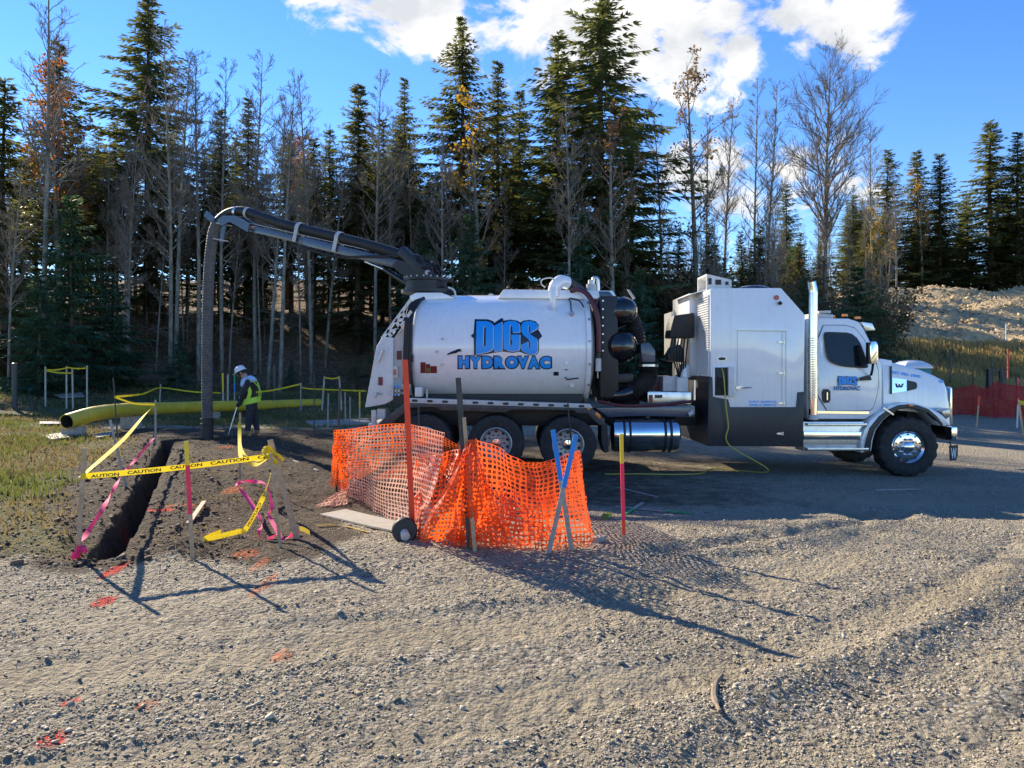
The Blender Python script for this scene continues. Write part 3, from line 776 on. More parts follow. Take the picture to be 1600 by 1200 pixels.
def aspen(seed, H, lean=0., fork=.42, spread=.22, leaf=None, nleaf=0, lod=1., thick=1.):
    rd = random.Random(seed)
    trunk = MB(); tw = MB(); tips = []
    n = 9; pts = []; rad = []
    wob = [rd.uniform(-1, 1) for _ in range(4)]
    for i in range(n + 1):
        t = i / n
        pts.append(Vector((lean * H * t + .010 * H * math.sin(3.1 * t + wob[0] * 3), .012 * H * math.sin(4 * t + wob[1] * 3) * t, H * t - .4 * (i == 0))))
        rad.append((.0085 * H + .02) * thick * (1 - t) ** .75 + .008)
    trunk.tube(pts, rad, 8)
    def at(t):
        f = min(n - 1e-3, t * n); i = int(f); return pts[i].lerp(pts[i + 1], f - i), rad[i] + (rad[i + 1] - rad[i]) * (f - i)
    def branch(p, d, L, r, depth):
        k = 4 if depth < 2 else 2
        q = [p.copy()]; dd = d.copy()
        for i in range(k):
            dd = (dd + Vector((rd.uniform(-.34, .34), rd.uniform(-.34, .34), rd.uniform(-.10, .22)))).normalized()
            q.append(q[-1] + dd * L / k)
        rr = [r * (1 - .8 * i / k) + .0035 for i in range(k + 1)]
        tw.tube(q, rr, 4 if depth == 0 else 3, False)
        if depth >= 2:
            tips.append((q[-1], dd)); return
        m = int((7 if depth == 0 else 4) * lod * rd.uniform(.7, 1.3) + .5)
        for j in range(m):
            s = rd.uniform(.25, 1.0); f = s * k; i = min(k - 1, int(f))
            pp = q[i].lerp(q[i + 1], f - i); base = (q[i + 1] - q[i]).normalized()
            sd = base.orthogonal(); sd.rotate(Matrix.Rotation(rd.uniform(0, 6.283), 3, base)); sd.normalize()
            nd = (base * rd.uniform(.7, 1.1) + sd * rd.uniform(.45, .8) + Vector((0, 0, .25))).normalized()
            branch(pp, nd, L * (1.05 - s * .5) * rd.uniform(.35, .6), r * .45 * (1.1 - s * .6), depth + 1)
    m = int(H * 2.3 * lod)
    for j in range(m):
        t = fork + (1 - fork) * (j + rd.random()) / m * .985
        p, r0 = at(t); az = rd.uniform(0, 6.283); up = rd.uniform(.75, 1.5)
        k = (t - fork) / (1 - fork)
        L = spread * H * (.45 + .9 * math.sin(min(1, k * 1.15 + .12) * math.pi * .82)) * rd.uniform(.45, 1.0) * (1 - k * .55)
        branch(p, Vector((math.cos(az), math.sin(az), up)).normalized(), L, max(.008, r0 * .42), 0)
    for j in range(int(5 * lod)):        # dead lower snags
        t = rd.uniform(.12, fork); p, r0 = at(t); az = rd.uniform(0, 6.283)
        q = p + Vector((math.cos(az), math.sin(az), rd.uniform(-.2, .5))) * rd.uniform(.4, 1.4)
        tw.tube([p, p.lerp(q, .5) + Vector((0, 0, .06)), q], [.016, .011, .004], 3, False)
    lf = None
    if nleaf:
        V, Fc = [], []
        for j in range(nleaf):
            p, d = rd.choice(tips)
            c = p + Vector((rd.uniform(-.15, .15), rd.uniform(-.15, .15), rd.uniform(-.2, .05))); s = rd.uniform(.04, .085)
            a = Vector((rd.uniform(-1, 1), rd.uniform(-1, 1), rd.uniform(-1, 1))).normalized() * s; b = a.orthogonal().normalized() * s * .8
            k = len(V); V.extend([tuple(c - a), tuple(c - b), tuple(c + a), tuple(c + b)]); Fc.append((k, k + 1, k + 2, k + 3))
        lf = tree_mesh('aspen_leaves', V, Fc, leaf, False)
    return tree_mesh('aspen_trunk', trunk.v, trunk.f, 'aspen_bark'), tree_mesh('aspen_crown', tw.v, tw.f, 'aspen_twig'), lf
def shrub(seed, H, Wd, leaf='shrub_leaf', nleaf=2600):
    rd = random.Random(seed); st = MB(); tips = []
    for i in range(16):
        az = rd.uniform(0, 6.283); sp = rd.uniform(.1, 1.) * Wd
        p = Vector((rd.uniform(-.3, .3), rd.uniform(-.3, .3), -.2)); q = Vector((math.cos(az) * sp, math.sin(az) * sp, H * rd.uniform(.55, 1.)))
        mid = p.lerp(q, .5) + Vector((rd.uniform(-.2, .2), rd.uniform(-.2, .2), .15 * H))
        st.tube([p, mid, q], [.022, .014, .004], 4, False)
        for j in range(9):
            s = rd.uniform(.2, 1); a = p.lerp(mid, s * 2) if s < .5 else mid.lerp(q, s * 2 - 1)
            b = a + Vector((rd.uniform(-1, 1), rd.uniform(-1, 1), rd.uniform(-.1, 1.0))) * .28 * H * rd.uniform(.4, 1)
            st.tube([a, a.lerp(b, .5) + Vector((0, 0, .04)), b], [.009, .006, .003], 3, False); tips.append((a, b))
    V, Fc = [], []
    for j in range(nleaf):
        a, b = rd.choice(tips); c = a.lerp(b, rd.uniform(.2, 1.1)) + Vector((rd.gauss(0, .10), rd.gauss(0, .10), rd.gauss(0, .08))); s = rd.uniform(.03, .075)
        a = Vector((rd.uniform(-1, 1), rd.uniform(-1, 1), rd.uniform(-1, 1))).normalized() * s; b = a.orthogonal().normalized() * s * .7
        k = len(V); V.extend([tuple(c - a), tuple(c - b), tuple(c + a), tuple(c + b)]); Fc.append((k, k + 1, k + 2, k + 3))
    return tree_mesh('shrub_stems', st.v, st.f, 'stick_brown'), tree_mesh('shrub_foliage', V, Fc, leaf, False)

SPR = [spruce(11, 20, 3.0, .10, 1.), spruce(12, 18, 2.6, .12, .95), spruce(13, 16, 2.2, .08, 1.), spruce(14, 22, 3.4, .14, .85), spruce(15, 14, 2.3, .05, 1.), spruce(16, 19, 2.0, .2, .8, .7)]
SPH = [20, 18, 16, 22, 14, 19]
FIL = [spruce(17, 17, 2.1, .38, .8, .8), spruce(18, 15, 1.9, .45, .8, .9), spruce(19, 18, 2.3, .30, .75, .8)]
FIH = [17, 15, 18]
YNG = [spruce(21, 7, 2.2, .01, 1.25, .95, 'young_needles', .26), spruce(22, 5, 1.7, .01, 1.3, .9, 'young_needles', .24)]
YNH = [7, 5]
ASP = [aspen(31, 15, .0, .36, .15, thick=.62, lod=1.35), aspen(32, 16, .03, .42, .13, thick=.68, lod=1.3), aspen(33, 13, -.04, .32, .17, thick=.6, lod=1.4), aspen(34, 14, .05, .45, .15, thick=.62, lod=1.3)]
ASH = [15, 16, 13, 14]
ASL = [aspen(41, 13, .02, .38, .20, 'leaf_orange', 1500), aspen(42, 12, -.02, .35, .20, 'leaf_brown', 900), aspen(43, 11, .03, .35, .2, 'leaf_yellow', 1100)]
ALH = [13, 12, 11]
BIG = aspen(51, 15, .0, .30, .28, None, 0, 1.8, 1.1)
SHR = [shrub(61, 3.2, 1.7), shrub(62, 4.2, 1.9, 'shrub_leaf', 3000), shrub(63, 2.4, 1.5, 'leaf_brown', 1300)]
SHH = [3.2, 4.2, 2.4]

def place(name, label, cat, meshes, Hm, x, y, top=None, h=None, rz=None, group=None, sx=1., tilt=0.):
    g = gh(x, y)
    if top is not None: h = CAMZ + (HY - top) / F * y - g
    s = h / Hm
    o = bpy.data.objects.new(name, None); COL.objects.link(o); o.empty_display_size = .3
    o.location = (x, y, g - .05); o.rotation_euler = (0, R(tilt), rz if rz is not None else random.uniform(0, 6.283)); o.scale = (s * sx, s * sx, s)
    tag(o, label, cat, group)
    nm = ('stems', 'foliage') if 'shrub' in name else ('trunk', 'crown', 'leaves')
    for me, q in zip(meshes, nm):
        if me is None: continue
        c = bpy.data.objects.new(q, me); COL.objects.link(c); c.parent = o
    return o
def at(px, y): return (px - CX) / F * y
# spruces read off the photograph: column, row of the tip, distance, variant, width, label
for (px, top, y, v, sx, lb) in [
    (232, -18, 48, 0, 1.1, 'tallest dark spruce left of the hose, its tip cut by the frame'),
    (92, 62, 46, 1, .95, 'narrow spruce behind the orange-leaved aspen at far left'),
    (8, 120, 40, 4, 1., 'spruce at the left edge of the frame'),
    (388, 150, 50, 1, .9, 'slim spruce above the tip of the vacuum boom'),
    (345, 168, 47, 2, .9, 'spruce between the hose and the tallest left spruce'),
    (560, 130, 45, 2, 1.0, 'grey-green spruce half hidden by bare aspens left of the small pointed spruce'),
    (632, 118, 48, 1, .72, 'small dark pointed spruce standing clear above the boom'),
    (515, 200, 52, 2, .9, 'spruce behind the clamped stretch of boom hose'),
    (455, 205, 54, 5, 1., 'thin spruce behind the bend of the boom hose'),
    (722, 24, 44, 3, .95, 'tall tapering spruce behind the boom turntable'),
    (778, 92, 47, 1, .85, 'medium spruce close right of the tall tapering one'),
    (812, 140, 52, 2, .9, 'shorter spruce in the gap above the tank'),
    (872, 48, 45, 1, 1.05, 'spruce leaning against the tallest spruce of the middle group'),
    (938, -40, 43, 0, 1.12, 'largest broad spruce of the middle group above the cyclones'),
    (985, 165, 46, 4, 1., 'lower spruce on the right flank of the largest middle spruce'),
    (1228, 285, 52, 4, .9, 'short dark spruce beneath the big bare tree'),
    (1388, 232, 70, 4, 1.0, 'first dark spruce right of the big bare tree'),
    (1432, 234, 71, 4, 1.1, 'second dark spruce right of the big bare tree'),
    (1468, 238, 70, 2, 1.15, 'third dark spruce right of the big bare tree'),
    (1548, 188, 70, 4, 1.25, 'tall green spruce above the spoil heap'),
    (1590, 204, 69, 1, 1.15, 'spruce with bare lower trunk at the right edge'),
    (1510, 300, 74, 4, 1.1, 'shorter spruce filling the gap above the spoil heap'),
    (1630, 170, 71, 0, 1.1, 'spruce just beyond the right edge of the frame')]:
    place('spruce_tree', lb, 'tree', SPR[v], SPH[v], at(px, y), y, top, sx=sx * 1.9)
for (px, top, y, v, sx, lb) in [
    (112, 305, 33, 0, 1.25, 'young blue-green spruce filling the left edge behind the white stakes'),
    (60, 420, 30, 1, 1.2, 'small young spruce at the left foot of the big blue-green one'),
    (170, 420, 34, 1, 1.2, 'small young spruce at the right foot of the big blue-green one'),
    (280, 520, 36, 1, 1.2, 'low young spruce beside the hanging hose'),
    (590, 545, 38, 1, 1.2, 'low young spruce behind the rear door of the tank'),
    (735, 335, 36, 0, 1.15, 'bushy young spruce behind the boom turntable'),
    (660, 350, 39, 0, 1.1, 'young spruce left of the turntable under the boom'),
    (905, 330, 36, 0, 1.1, 'young spruce behind the black cyclones'),
    (1000, 420, 34, 0, 1.2, 'low spruce in the gap between tank and equipment box'),
    (1340, 415, 30, 0, 1.5, 'wide dark spruce above the cab with boughs over the bank'),
    (1260, 430, 33, 0, 1.3, 'dark spruce behind the chrome exhaust stack'),
    (1130, 440, 34, 0, 1.25, 'dark spruce right behind the equipment box roof'),
    (455, 560, 38, 1, 1.1, 'tiny young spruce behind the worker')]:
    place('young_spruce', lb, 'tree', YNG[v], YNH[v], at(px, y), y, top, sx=sx)
# bare aspens: column at the base, top row, distance, variant, tilt in degrees
for (px, top, y, v, tl, lb) in [
    (60, -60, 33, 1, -3, 'tall bare aspen with thick grey trunk at far left'),
    (14, 250, 30, 2, -2, 'thin bare trunk at the left edge of the frame'),
    (266, 66, 37, 0, -6, 'left stem of the leaning aspen pair behind the hose'),
    (276, 75, 37.6, 3, -5, 'right stem of the leaning aspen pair behind the hose'),
    (203, 210, 38, 2, 1, 'thin crooked aspen before the tallest left spruce'),
    (310, 80, 39, 1, 0, 'straight bare aspen just left of the hanging hose'),
    (347, 95, 40, 0, 0, 'bare aspen right behind the hanging hose'),
    (420, 130, 38, 2, -4, 'leaning speckled aspen trunk under the boom bend'),
    (437, 100, 35, 3, 3, 'pale aspen behind the worker leaning right'),
    (484, 130, 40, 1, 0, 'straight pale aspen under the first boom clamp'),
    (510, 210, 43, 2, -3, 'dim bare aspen between the boom clamps'),
    (400, 85, 42, 0, 1, 'bare aspen crown above the boom bend'),
    (586, 110, 40, 0, -1, 'bare aspen before the grey-green spruce'),
    (612, 180, 42, 3, 1, 'bare aspen left of the small pointed spruce'),
    (640, 200, 43, 2, 2, 'bare aspen right of the small pointed spruce'),
    (694, 200, 38, 0, 0, 'pale aspen rising from the boom turntable'),
    (710, 210, 42, 1, 1, 'slim bare aspen before the tall tapering spruce'),
    (885, 170, 36, 3, 2, 'pale forked aspen behind the walkway of the tank'),
    (1105, 190, 45, 2, 1, 'bare aspen above the rack on the box roof'),
    (1035, 160, 44, 0, 2, 'thin bare aspen in the sky gap right of the middle spruces'),
    (1130, 150, 46, 1, 1, 'bare aspen before the low white cloud'),
    (1180, 130, 44, 0, 1, 'left stem of the bare aspen pair above the box'),
    (1198, 140, 44.7, 1, 2, 'right stem of the bare aspen pair above the box'),
    (1155, 400, 34, 2, 14, 'leaning bare trunk behind the box roof'),
    (1318, 400, 34, 2, 13, 'leaning bare trunk behind the cab roof'),
    (1370, 200, 50, 3, 0, 'slender bare aspen right of the big bare tree'),
    (1400, 260, 53, 2, 1, 'pale slender aspen before the right spruces')]:
    place('bare_aspen', lb, 'tree', ASP[v], ASH[v], at(px, y), y, top, tilt=tl, sx=1.0)
place('bare_aspen', 'big spreading bare tree against the blue sky above the cab', 'tree', BIG, 15, at(1292, 46), 46, 96, rz=.6, sx=.95)
for (px, top, y, v, lb) in [
    (98, 100, 41, 0, 'aspen still full of orange leaves at far left'),
    (480, 215, 50, 0, 'aspen with an orange leaf patch above the boom'),
    (748, 150, 40, 2, 'thin aspen with golden leaves before the middle spruces'),
    (958, 175, 37, 1, 'aspen with brown leaves right above the cyclones'),
    (1085, 92, 43, 1, 'tall aspen with sparse brown leaves above the box rack'),
    (1440, 270, 69, 2, 'aspen with pale yellow leaves before the right spruces'),
    (1375, 330, 48, 2, 'low yellowish aspen left of the spoil heap')]:
    place('leafy_aspen', lb, 'tree', ASL[v], ALH[v], at(px, y), y, top)
# filler of the wood: nothing tells these apart
rt = random.Random(5)
SECT = [(75, 'at the far left edge of the wood'), (190, 'behind the blue-green young spruce'), (310, 'left of the hanging hose'), (400, 'between hose and worker'), (470, 'right of the worker'), (560, 'under the boom'),
        (660, 'left of the turntable'), (740, 'right of the turntable'), (830, 'above the blue tank lettering'), (930, 'behind the roof walkway'), (1040, 'behind the black cyclones'), (1110, 'behind the rear of the box'),
        (1180, 'behind the box rack'), (1250, 'behind the front of the box'), (1320, 'behind the exhaust stack'), (1390, 'behind the cab'), (1450, 'left above the spoil heap'), (1520, 'above the middle of the heap'), (9999, 'at the far right')]
def sector(x, y):
    px = CX + F * x / y
    return next(s for lim, s in SECT if px < lim)
def wood(n, x0, x1, y0, y1, kinds, gname, label, name, hl, hh, arr, arrh, minpx=-9999):
    for i in range(n):
        y = rt.uniform(y0, y1); x = rt.uniform(x0, x1) * y; v = rt.randrange(len(arr))
        lb_ = label.split(' ~')[0] + ' ' + sector(x, y)
        place(name, lb_, 'tree' if 'shrub' not in name else 'shrub', arr[v], arrh[v], x, y, h=rt.uniform(hl, hh), group=gname, rz=rt.uniform(0, 6.28), sx=rt.uniform(1.5, 2.0) if 'spruce' in name else (rt.uniform(.7, .95) if 'aspen' in name else rt.uniform(.9, 1.2)), tilt=rt.uniform(-2, 2))
wood(50, -.78, -.14, 46, 66, 0, 'spruces deep in the left wood', 'dim spruce deep in the wood', 'spruce_tree', 9, 15, FIL, FIH)
wood(30, -.20, .07, 47, 58, 0, 'spruces deep in the middle wood', 'dim spruce deep in the middle wood', 'spruce_tree', 7, 12, FIL, FIH)
wood(12, .20, .50, 52, 70, 0, 'low spruces behind the box and cab', 'low spruce deep in the wood', 'spruce_tree', 5, 7.5, SPR, SPH)
wood(34, .46, .80, 73, 86, 0, 'spruces behind the spoil heap', 'back row spruce', 'spruce_tree', 8, 12, SPR, SPH)
wood(38, -.76, .16, 40, 56, 0, 'thin aspens inside the wood', 'thin grey aspen trunk', 'bare_aspen', 9, 14, ASP, ASH)
wood(34, .14, .54, 38, 56, 0, 'thin aspens behind the box', 'thin bare aspen in the thicket', 'bare_aspen', 6, 9.5, ASP, ASH)
wood(20, .15, .42, 41, 50, 0, 'low spruces in the thicket', 'low dark spruce in the thicket', 'spruce_tree', 4.5, 7.5, [SPR[4], SPR[2], YNG[0]], [14, 16, 7])
wood(26, -.10, .50, 31, 42, 0, 'brush behind the truck', 'dense dark brush', 'shrub', 3, 5, SHR, SHH)
wood(16, .0, .50, 42, 52, 0, 'tall brush at the wood edge', 'tall brown brush', 'tall_shrub', 3.5, 5, SHR, SHH)
wood(50, -.74, -.04, 37, 52, 0, 'brush on the wooded slope', 'low brush on the slope', 'low_shrub', 1.2, 3.2, SHR, SHH)
# ================================================================ HYDROVAC TRUCK
Y0 = 13.6                                   # distance of the truck's near side
CYL = 1.27                                  # its centre line lies this far behind the near side
def T(px, py, d=0.): return W(px, py, Y0 + d)
def TX(px, d=0.): return (px - CX) / F * (Y0 + d)
def TZ(py, d=0.): return CAMZ + (HY - py) / F * (Y0 + d)
def pxpoly(pts, d): return [T(a, b, d) for a, b in pts]
def slab(mb, pts, d0, d1): return mb.prism(pxpoly(pts, d0), (0, d1 - d0, 0))
YC = Y0 + CYL
truck = thing('hydrovac_truck', 'white hydrovac truck with steel debris tank, raised vacuum boom and equipment box', 'truck', (TX(1050), YC, gh(TX(1050), YC)))
def M(mb, name, mat, parent=truck, **k): return mb.build(name, mat, parent, **k)

# ---- frame
M(MB().box((TX(600), YC - .45, TZ(664, 1)), (TX(1395), YC - .36, TZ(640, 1))), 'chassis_rail', 'chassis_dark', bevel=.01)
M(MB().box((TX(600), YC + .36, TZ(664, 1)), (TX(1395), YC + .45, TZ(640, 1))), 'chassis_rail', 'chassis_dark', bevel=.01)
for px in (612, 720, 830, 940, 1040, 1200, 1380): M(MB().box((TX(px) - .06, YC - .36, TZ(660, 1)), (TX(px) + .06, YC + .36, TZ(645, 1))), 'cross_member', 'chassis_dark')
# ---- wheels
def tyre_profile(Rt, wd, rr):
    h = wd / 2
    return [(rr, -h * .80), (rr + .03, -h * .97), ((Rt + rr) / 2, -h * 1.04), (Rt - .05, -h * .98), (Rt - .015, -h * .88), (Rt, -h * .66), (Rt, -h * .1), (Rt, h * .1), (Rt, h * .66), (Rt - .015, h * .88), (Rt - .05, h * .98), ((Rt + rr) / 2, h * 1.04), (rr + .03, h * .97), (rr, h * .80)]
def wheel(cx, cyf, cz, Rt, wd, front, side):
    # cyf: y of the outer tyre face; side -1 near, +1 far; axis points outward
    ax = Vector((0, side, 0)); c = Vector((cx, cyf - side * wd / 2, cz))
    rr = .305 if front else .295
    hub = M(MB().lathe([(.0001, -.30), (.20, -.30), (.20, -.12), (.16, -.05), (.0001, -.05)], c, ax, 24), 'wheel', 'chassis_dark')
    n = 72
    def mod(r, h, j):
        if r > Rt - .06 and front:
            return r - (.022 if ((j + (2 if h > 0 else 0)) % 4) < 1.5 else 0)
        if r > Rt - .02 and not front:
            return r - (.010 if (j % 3) == 0 else 0)
        return r
    M(MB().lathe(tyre_profile(Rt, wd, rr), c, ax, n, mod=mod), 'tyre', 'tyre_rubber', hub, smooth=30)
    mb = MB()
    h = wd / 2
    if front:
        mb.lathe([(rr, -h * .7), (rr + .006, h * .80), (rr - .012, h * .86), (rr - .025, h * .80), (.255, h * .70), (.21, h * .74), (.15, h * .76), (.0001, h * .76)], c, ax, 48)
        mb.cur = 1
        for k in range(10):
            a = 6.283 * (k + .5) / 10
            p = c + ax * h * .735 + Vector((math.cos(a) * .232, 0, math.sin(a) * .232))
            mb.tube([p - ax * .02, p + ax * .012], .016, 10)
        mb.cur = 0
        for k in range(10):
            a = 6.283 * k / 10
            p = c + ax * h * .76 + Vector((math.cos(a) * .150, 0, math.sin(a) * .150))
            mb.tube([p, p + ax * .05, p + ax * .06], [.021, .021, .012], 8)
        M(mb, 'rim', ['chrome', 'black_plastic'], hub, smooth=30)
        M(MB().lathe([(.105, h * .76), (.105, h * .95), (.085, h * 1.04), (.0001, h * 1.06)], c, ax, 24), 'hub_cap', 'chrome', hub)
    else:
        mb.lathe([(rr, -h * .7), (rr + .006, h * .82), (rr - .012, h * .88), (rr - .022, h * .80), (.265, h * .35), (.235, h * .10), (.15, h * .02), (.0001, h * .02)], c, ax, 48)
        mb.cur = 1
        for k in range(10):
            a = 6.283 * (k + .5) / 10
            p = c + ax * (h * .10) + Vector((math.cos(a) * .222, 0, math.sin(a) * .222))
            mb.tube([p - ax * .02, p + ax * .016], .030, 12)
        for k in range(10):
            a = 6.283 * k / 10
            p = c + ax * h * .02 + Vector((math.cos(a) * .148, 0, math.sin(a) * .148))
            mb.tube([p, p + ax * .05], .016, 6)
        M(mb, 'rim', ['steel_rim', 'black_plastic'], hub, smooth=30)
        M(MB().lathe([(.105, h * .02), (.10, h * .55), (.085, h * .75), (.0001, h * .80)], c, ax, 24), 'hub_cap', 'chrome', hub)
        c2 = c - ax * (wd + .06)
        M(MB().lathe(tyre_profile(Rt, wd, rr), c2, ax, 48), 'tyre', 'tyre_rubber', hub, smooth=30)
for px in (661, 775, 888):
    x = TX(px); zc = gh(x, Y0 + .15) + .525
    for side, yf in ((-1, Y0 + .02), (1, Y0 + 2.5)): wheel(x, yf, (zc if side < 0 else max(zc, gh(x, Y0 + 2.3) + .525)), .53, .27, False, side)
    M(MB().tube([(x, Y0 + .3, zc), (x, Y0 + 2.25, zc)], .11, 12), 'axle', 'chassis_dark')
    M(MB().box((x - .22, YC - .5, zc + .05), (x + .22, YC - .3, zc + .42)), 'suspension', 'chassis_dark', bevel=.02)
xf = TX(1421); zf = gh(xf, Y0 + .15) + .555
for side, yf in ((-1, Y0 + .0), (1, Y0 + 2.52)): wheel(xf, yf, zf, .562, .40, True, side)
M(MB().tube([(xf, Y0 + .3, zf - .05), (xf, Y0 + 2.25, zf - .05)], .08, 12), 'axle', 'chassis_dark')

# ---- debris tank
TR, TZC = 1.08, TZ(545, CYL)
TX0, TX1 = TX(641, .2), TX(918, .2)
prof = [(.0001, -.10), (.55, -.075), (.86, -.03), (1.0, .02), (1.055, .05), (1.08, .10), (1.08, TX1 - TX0)]
prof += [(1.06, TX1 - TX0 + .05), (1.0, TX1 - TX0 + .10), (.8, TX1 - TX0 + .17), (.4, TX1 - TX0 + .22), (.0001, TX1 - TX0 + .24)]
tank = M(MB().lathe(prof, (TX0, YC, TZC), (1, 0, 0), 96), 'debris_tank', 'white_paint', smooth=35)
def on_tank(x, z, e=.004):
    q = max(0., (TR + e) ** 2 - (z - TZC) ** 2)
    return Vector((x, YC - math.sqrt(q), z))
def tank_px(px, py):            # photo pixel -> point on the near flank of the tank
    Y = YC - TR
    for _ in range(6):
        z = CAMZ + (HY - py) / F * Y
        Y = YC - math.sqrt(max(.02, TR ** 2 - (z - TZC) ** 2))
    return (px - CX) / F * Y, CAMZ + (HY - py) / F * Y
def tank_decal(vf, name, mat, e, cuts=14, parent=tank):
    vs, fs = vf
    b = [v[1] for v in vs]; lo, hi = min(b), max(b)
    mb = MB(); flat_to(mb, vf, lambda a, c: on_tank(*tank_px(a, c), e), (1, [lo + (hi - lo) * (i + 1) / (cuts + 1) for i in range(cuts)]))
    return M(mb, name, mat, parent, smooth=0)
def crop(pts): return [(705 + a * .10625, 485 + b * .10625) for a, b in pts]
BACK = [(345, 128), (540, 130), (610, 155), (635, 180), (740, 112), (762, 118), (768, 150), (870, 135), (970, 150), (1018, 178), (1060, 150), (1150, 138), (1240, 160), (1290, 215), (1285, 290), (1340, 378), (1290, 430), (1290, 600), (1260, 650), (1195, 668), (1090, 640), (1010, 608), (900, 625), (800, 610), (750, 605), (600, 628), (540, 640), (335, 665), (330, 410), (285, 375), (330, 335)]
D_ = [[(372, 158), (520, 158), (580, 175), (612, 210), (618, 240), (618, 555), (590, 590), (540, 610), (362, 650)], [(478, 245), (508, 230), (508, 505), (490, 528), (468, 528)]]
I_ = [[(632, 225), (750, 165), (748, 590), (628, 603)]]
G_ = [[(762, 220), (785, 175), (860, 152), (950, 160), (1000, 195), (1008, 240), (1010, 322), (905, 328), (897, 300), (895, 235), (878, 212), (863, 235), (860, 500), (868, 517), (887, 513), (895, 495), (895, 440), (882, 430), (882, 358), (1012, 355), (1008, 560), (985, 590), (900, 602), (820, 590), (770, 560)]]
S_ = [[(1030, 230), (1055, 175), (1120, 155), (1200, 160), (1255, 195), (1278, 240), (1270, 270), (1165, 328), (1155, 300), (1157, 240), (1143, 222), (1128, 240), (1130, 300), (1160, 350), (1250, 410), (1270, 450), (1268, 600), (1240, 640), (1190, 655), (1100, 625), (1035, 590), (1022, 560), (1025, 505), (1130, 458), (1130, 545), (1145, 556), (1158, 535), (1157, 460), (1130, 420), (1060, 360), (1030, 310)]]
dec = tank_decal(fill_poly([crop(BACK)]), 'lettering', 'decal_navy', .004, 22)
dec['label'] = 'blue DIGS HYDROVAC lettering with navy outline'
for L in (D_, I_, G_, S_):
    tank_decal(fill_poly([[(a + .7, b + .6) for a, b in crop(s)] for s in L]), 'letter_edge', 'decal_white', .007, 18)
    tank_decal(fill_poly([crop(s) for s in L]), 'letter', 'decal_blue', .010, 18)
wordx = [(106, 265), (272, 440), (455, 615), (630, 790), (800, 985), (975, 1135), (1130, 1300), (1300, 1470)]
for ch, (a, b) in zip('HYDROVAC', wordx):
    (x0, y0), (x1, y1) = crop([(a, 672), (b, 852)])
    sl = (x0 - 715) / 147 * 1.0
    tank_decal(fit(text_poly(ch, .13), x0 - 1.6, y1 + 1.4 + sl * .6, x1 + 1.6, y0 - 1.4 + sl * .6), 'letter_outline', 'decal_navy', .005, 6)
    tank_decal(fit(text_poly(ch, .085), x0 + .4, y1 - .3 + sl * .6, x1 - .4, y0 + .4 + sl * .6), 'letter', 'decal_blue', .010, 6)
def tank_box(x0, y0, x1, y1, mat, name, e=.006):
    tank_decal(([(x0, y0), (x1, y0), (x1, y1), (x0, y1)], [(0, 1, 2, 3)]), name, mat, e, 4)
tank_box(657, 566, 665, 583, 'decal_red', 'warning_decal'); tank_box(665.4, 569, 672, 583, 'decal_red', 'warning_decal'); tank_box(672.4, 572, 682.5, 583, 'decal_red', 'warning_decal')
tank_box(666.5, 575, 671.5, 580.5, 'decal_green', 'warning_decal', .010)
tank_box(641.5, 554, 645.5, 566, 'decal_navy', 'warning_decal')
tank_box(865, 581, 873, 587, 'decal_navy', 'warning_decal'); tank_box(882.5, 577, 887, 578.6, 'decal_navy', 'warning_decal')
for (a, b) in ((691, 529.5), (682.5, 549.5), (690.5, 569.5)):
    p = on_tank(*tank_px(a, b)); M(MB().tube([p, p - Vector((0, .025, 0))], .025, 12), 'bolt_cap', 'steel_rim', tank)
mb = MB(); pth = [on_tank(*tank_px(a, b), .012) for a, b in ((699, 554), (706, 551), (712, 549.5), (716, 547), (720, 545.5))]; mb.tube(pth, [.012, .022, .03, .022, .008], 5)
mb.tube([on_tank(*tank_px(712, 549), .012), on_tank(*tank_px(721, 548), .012)], .012, 5); M(mb, 'scuff_mark', 'decal_navy', tank)
p = on_tank(*tank_px(893.5, 491)); M(MB().lathe([(.05, 0), (.05, .05), (.035, .06), (.0001, .055)], p, (0, -1, .25), 20), 'clearance_light', 'steel_rim', tank)
M(MB().tube(smooth_path([on_tank(*tank_px(a, b), .012) for a, b in ((873, 464.5), (885, 466), (891, 471), (892, 480), (893, 487))]), .010, 6), 'light_cable', 'black_rubber', tank)
p = on_tank(*tank_px(884, 589)); M(MB().tube([p, p + Vector((.02, -.03, -.05)), p + Vector((.24, -.03, -.02))], .013, 6), 'valve_handle', 'black_plastic', tank)
M(MB().lathe([(.0001, .0), (.035, 0), (.035, .012), (.0001, .014)], on_tank(*tank_px(885, 567)), (0, -1, 0), 16), 'round_tag', 'decal_white', tank)
p = on_tank(*tank_px(894, 601)); M(MB().box(p - Vector((.04, .012, .05)), p + Vector((.04, .03, .05))), 'drain_tag', 'white_dull', tank)
# stiffener ring at the front end with lugs
M(MB().lathe([(1.085, 0), (1.115, .01), (1.115, .09), (1.085, .10)], (TX1 - .02, YC, TZC), (1, 0, 0), 96), 'end_flange', 'white_paint', tank)
for k in range(7):
    a = R(-60 + k * 22); p = Vector((TX1 + .04, YC - math.cos(a) * 1.125, TZC + math.sin(a) * 1.125))
    M(MB().tube([p, p + Vector((0, -math.cos(a), math.sin(a))) * .03], .022, 8), 'flange_bolt', 'steel_rim', tank)
# saddle between tank and frame, green band glimpsed below the tank
M(MB().box((TX(650), YC - .62, TZ(642, .8)), (TX(915), YC + .62, TZC - .88)), 'tank_saddle', 'chassis_dark')
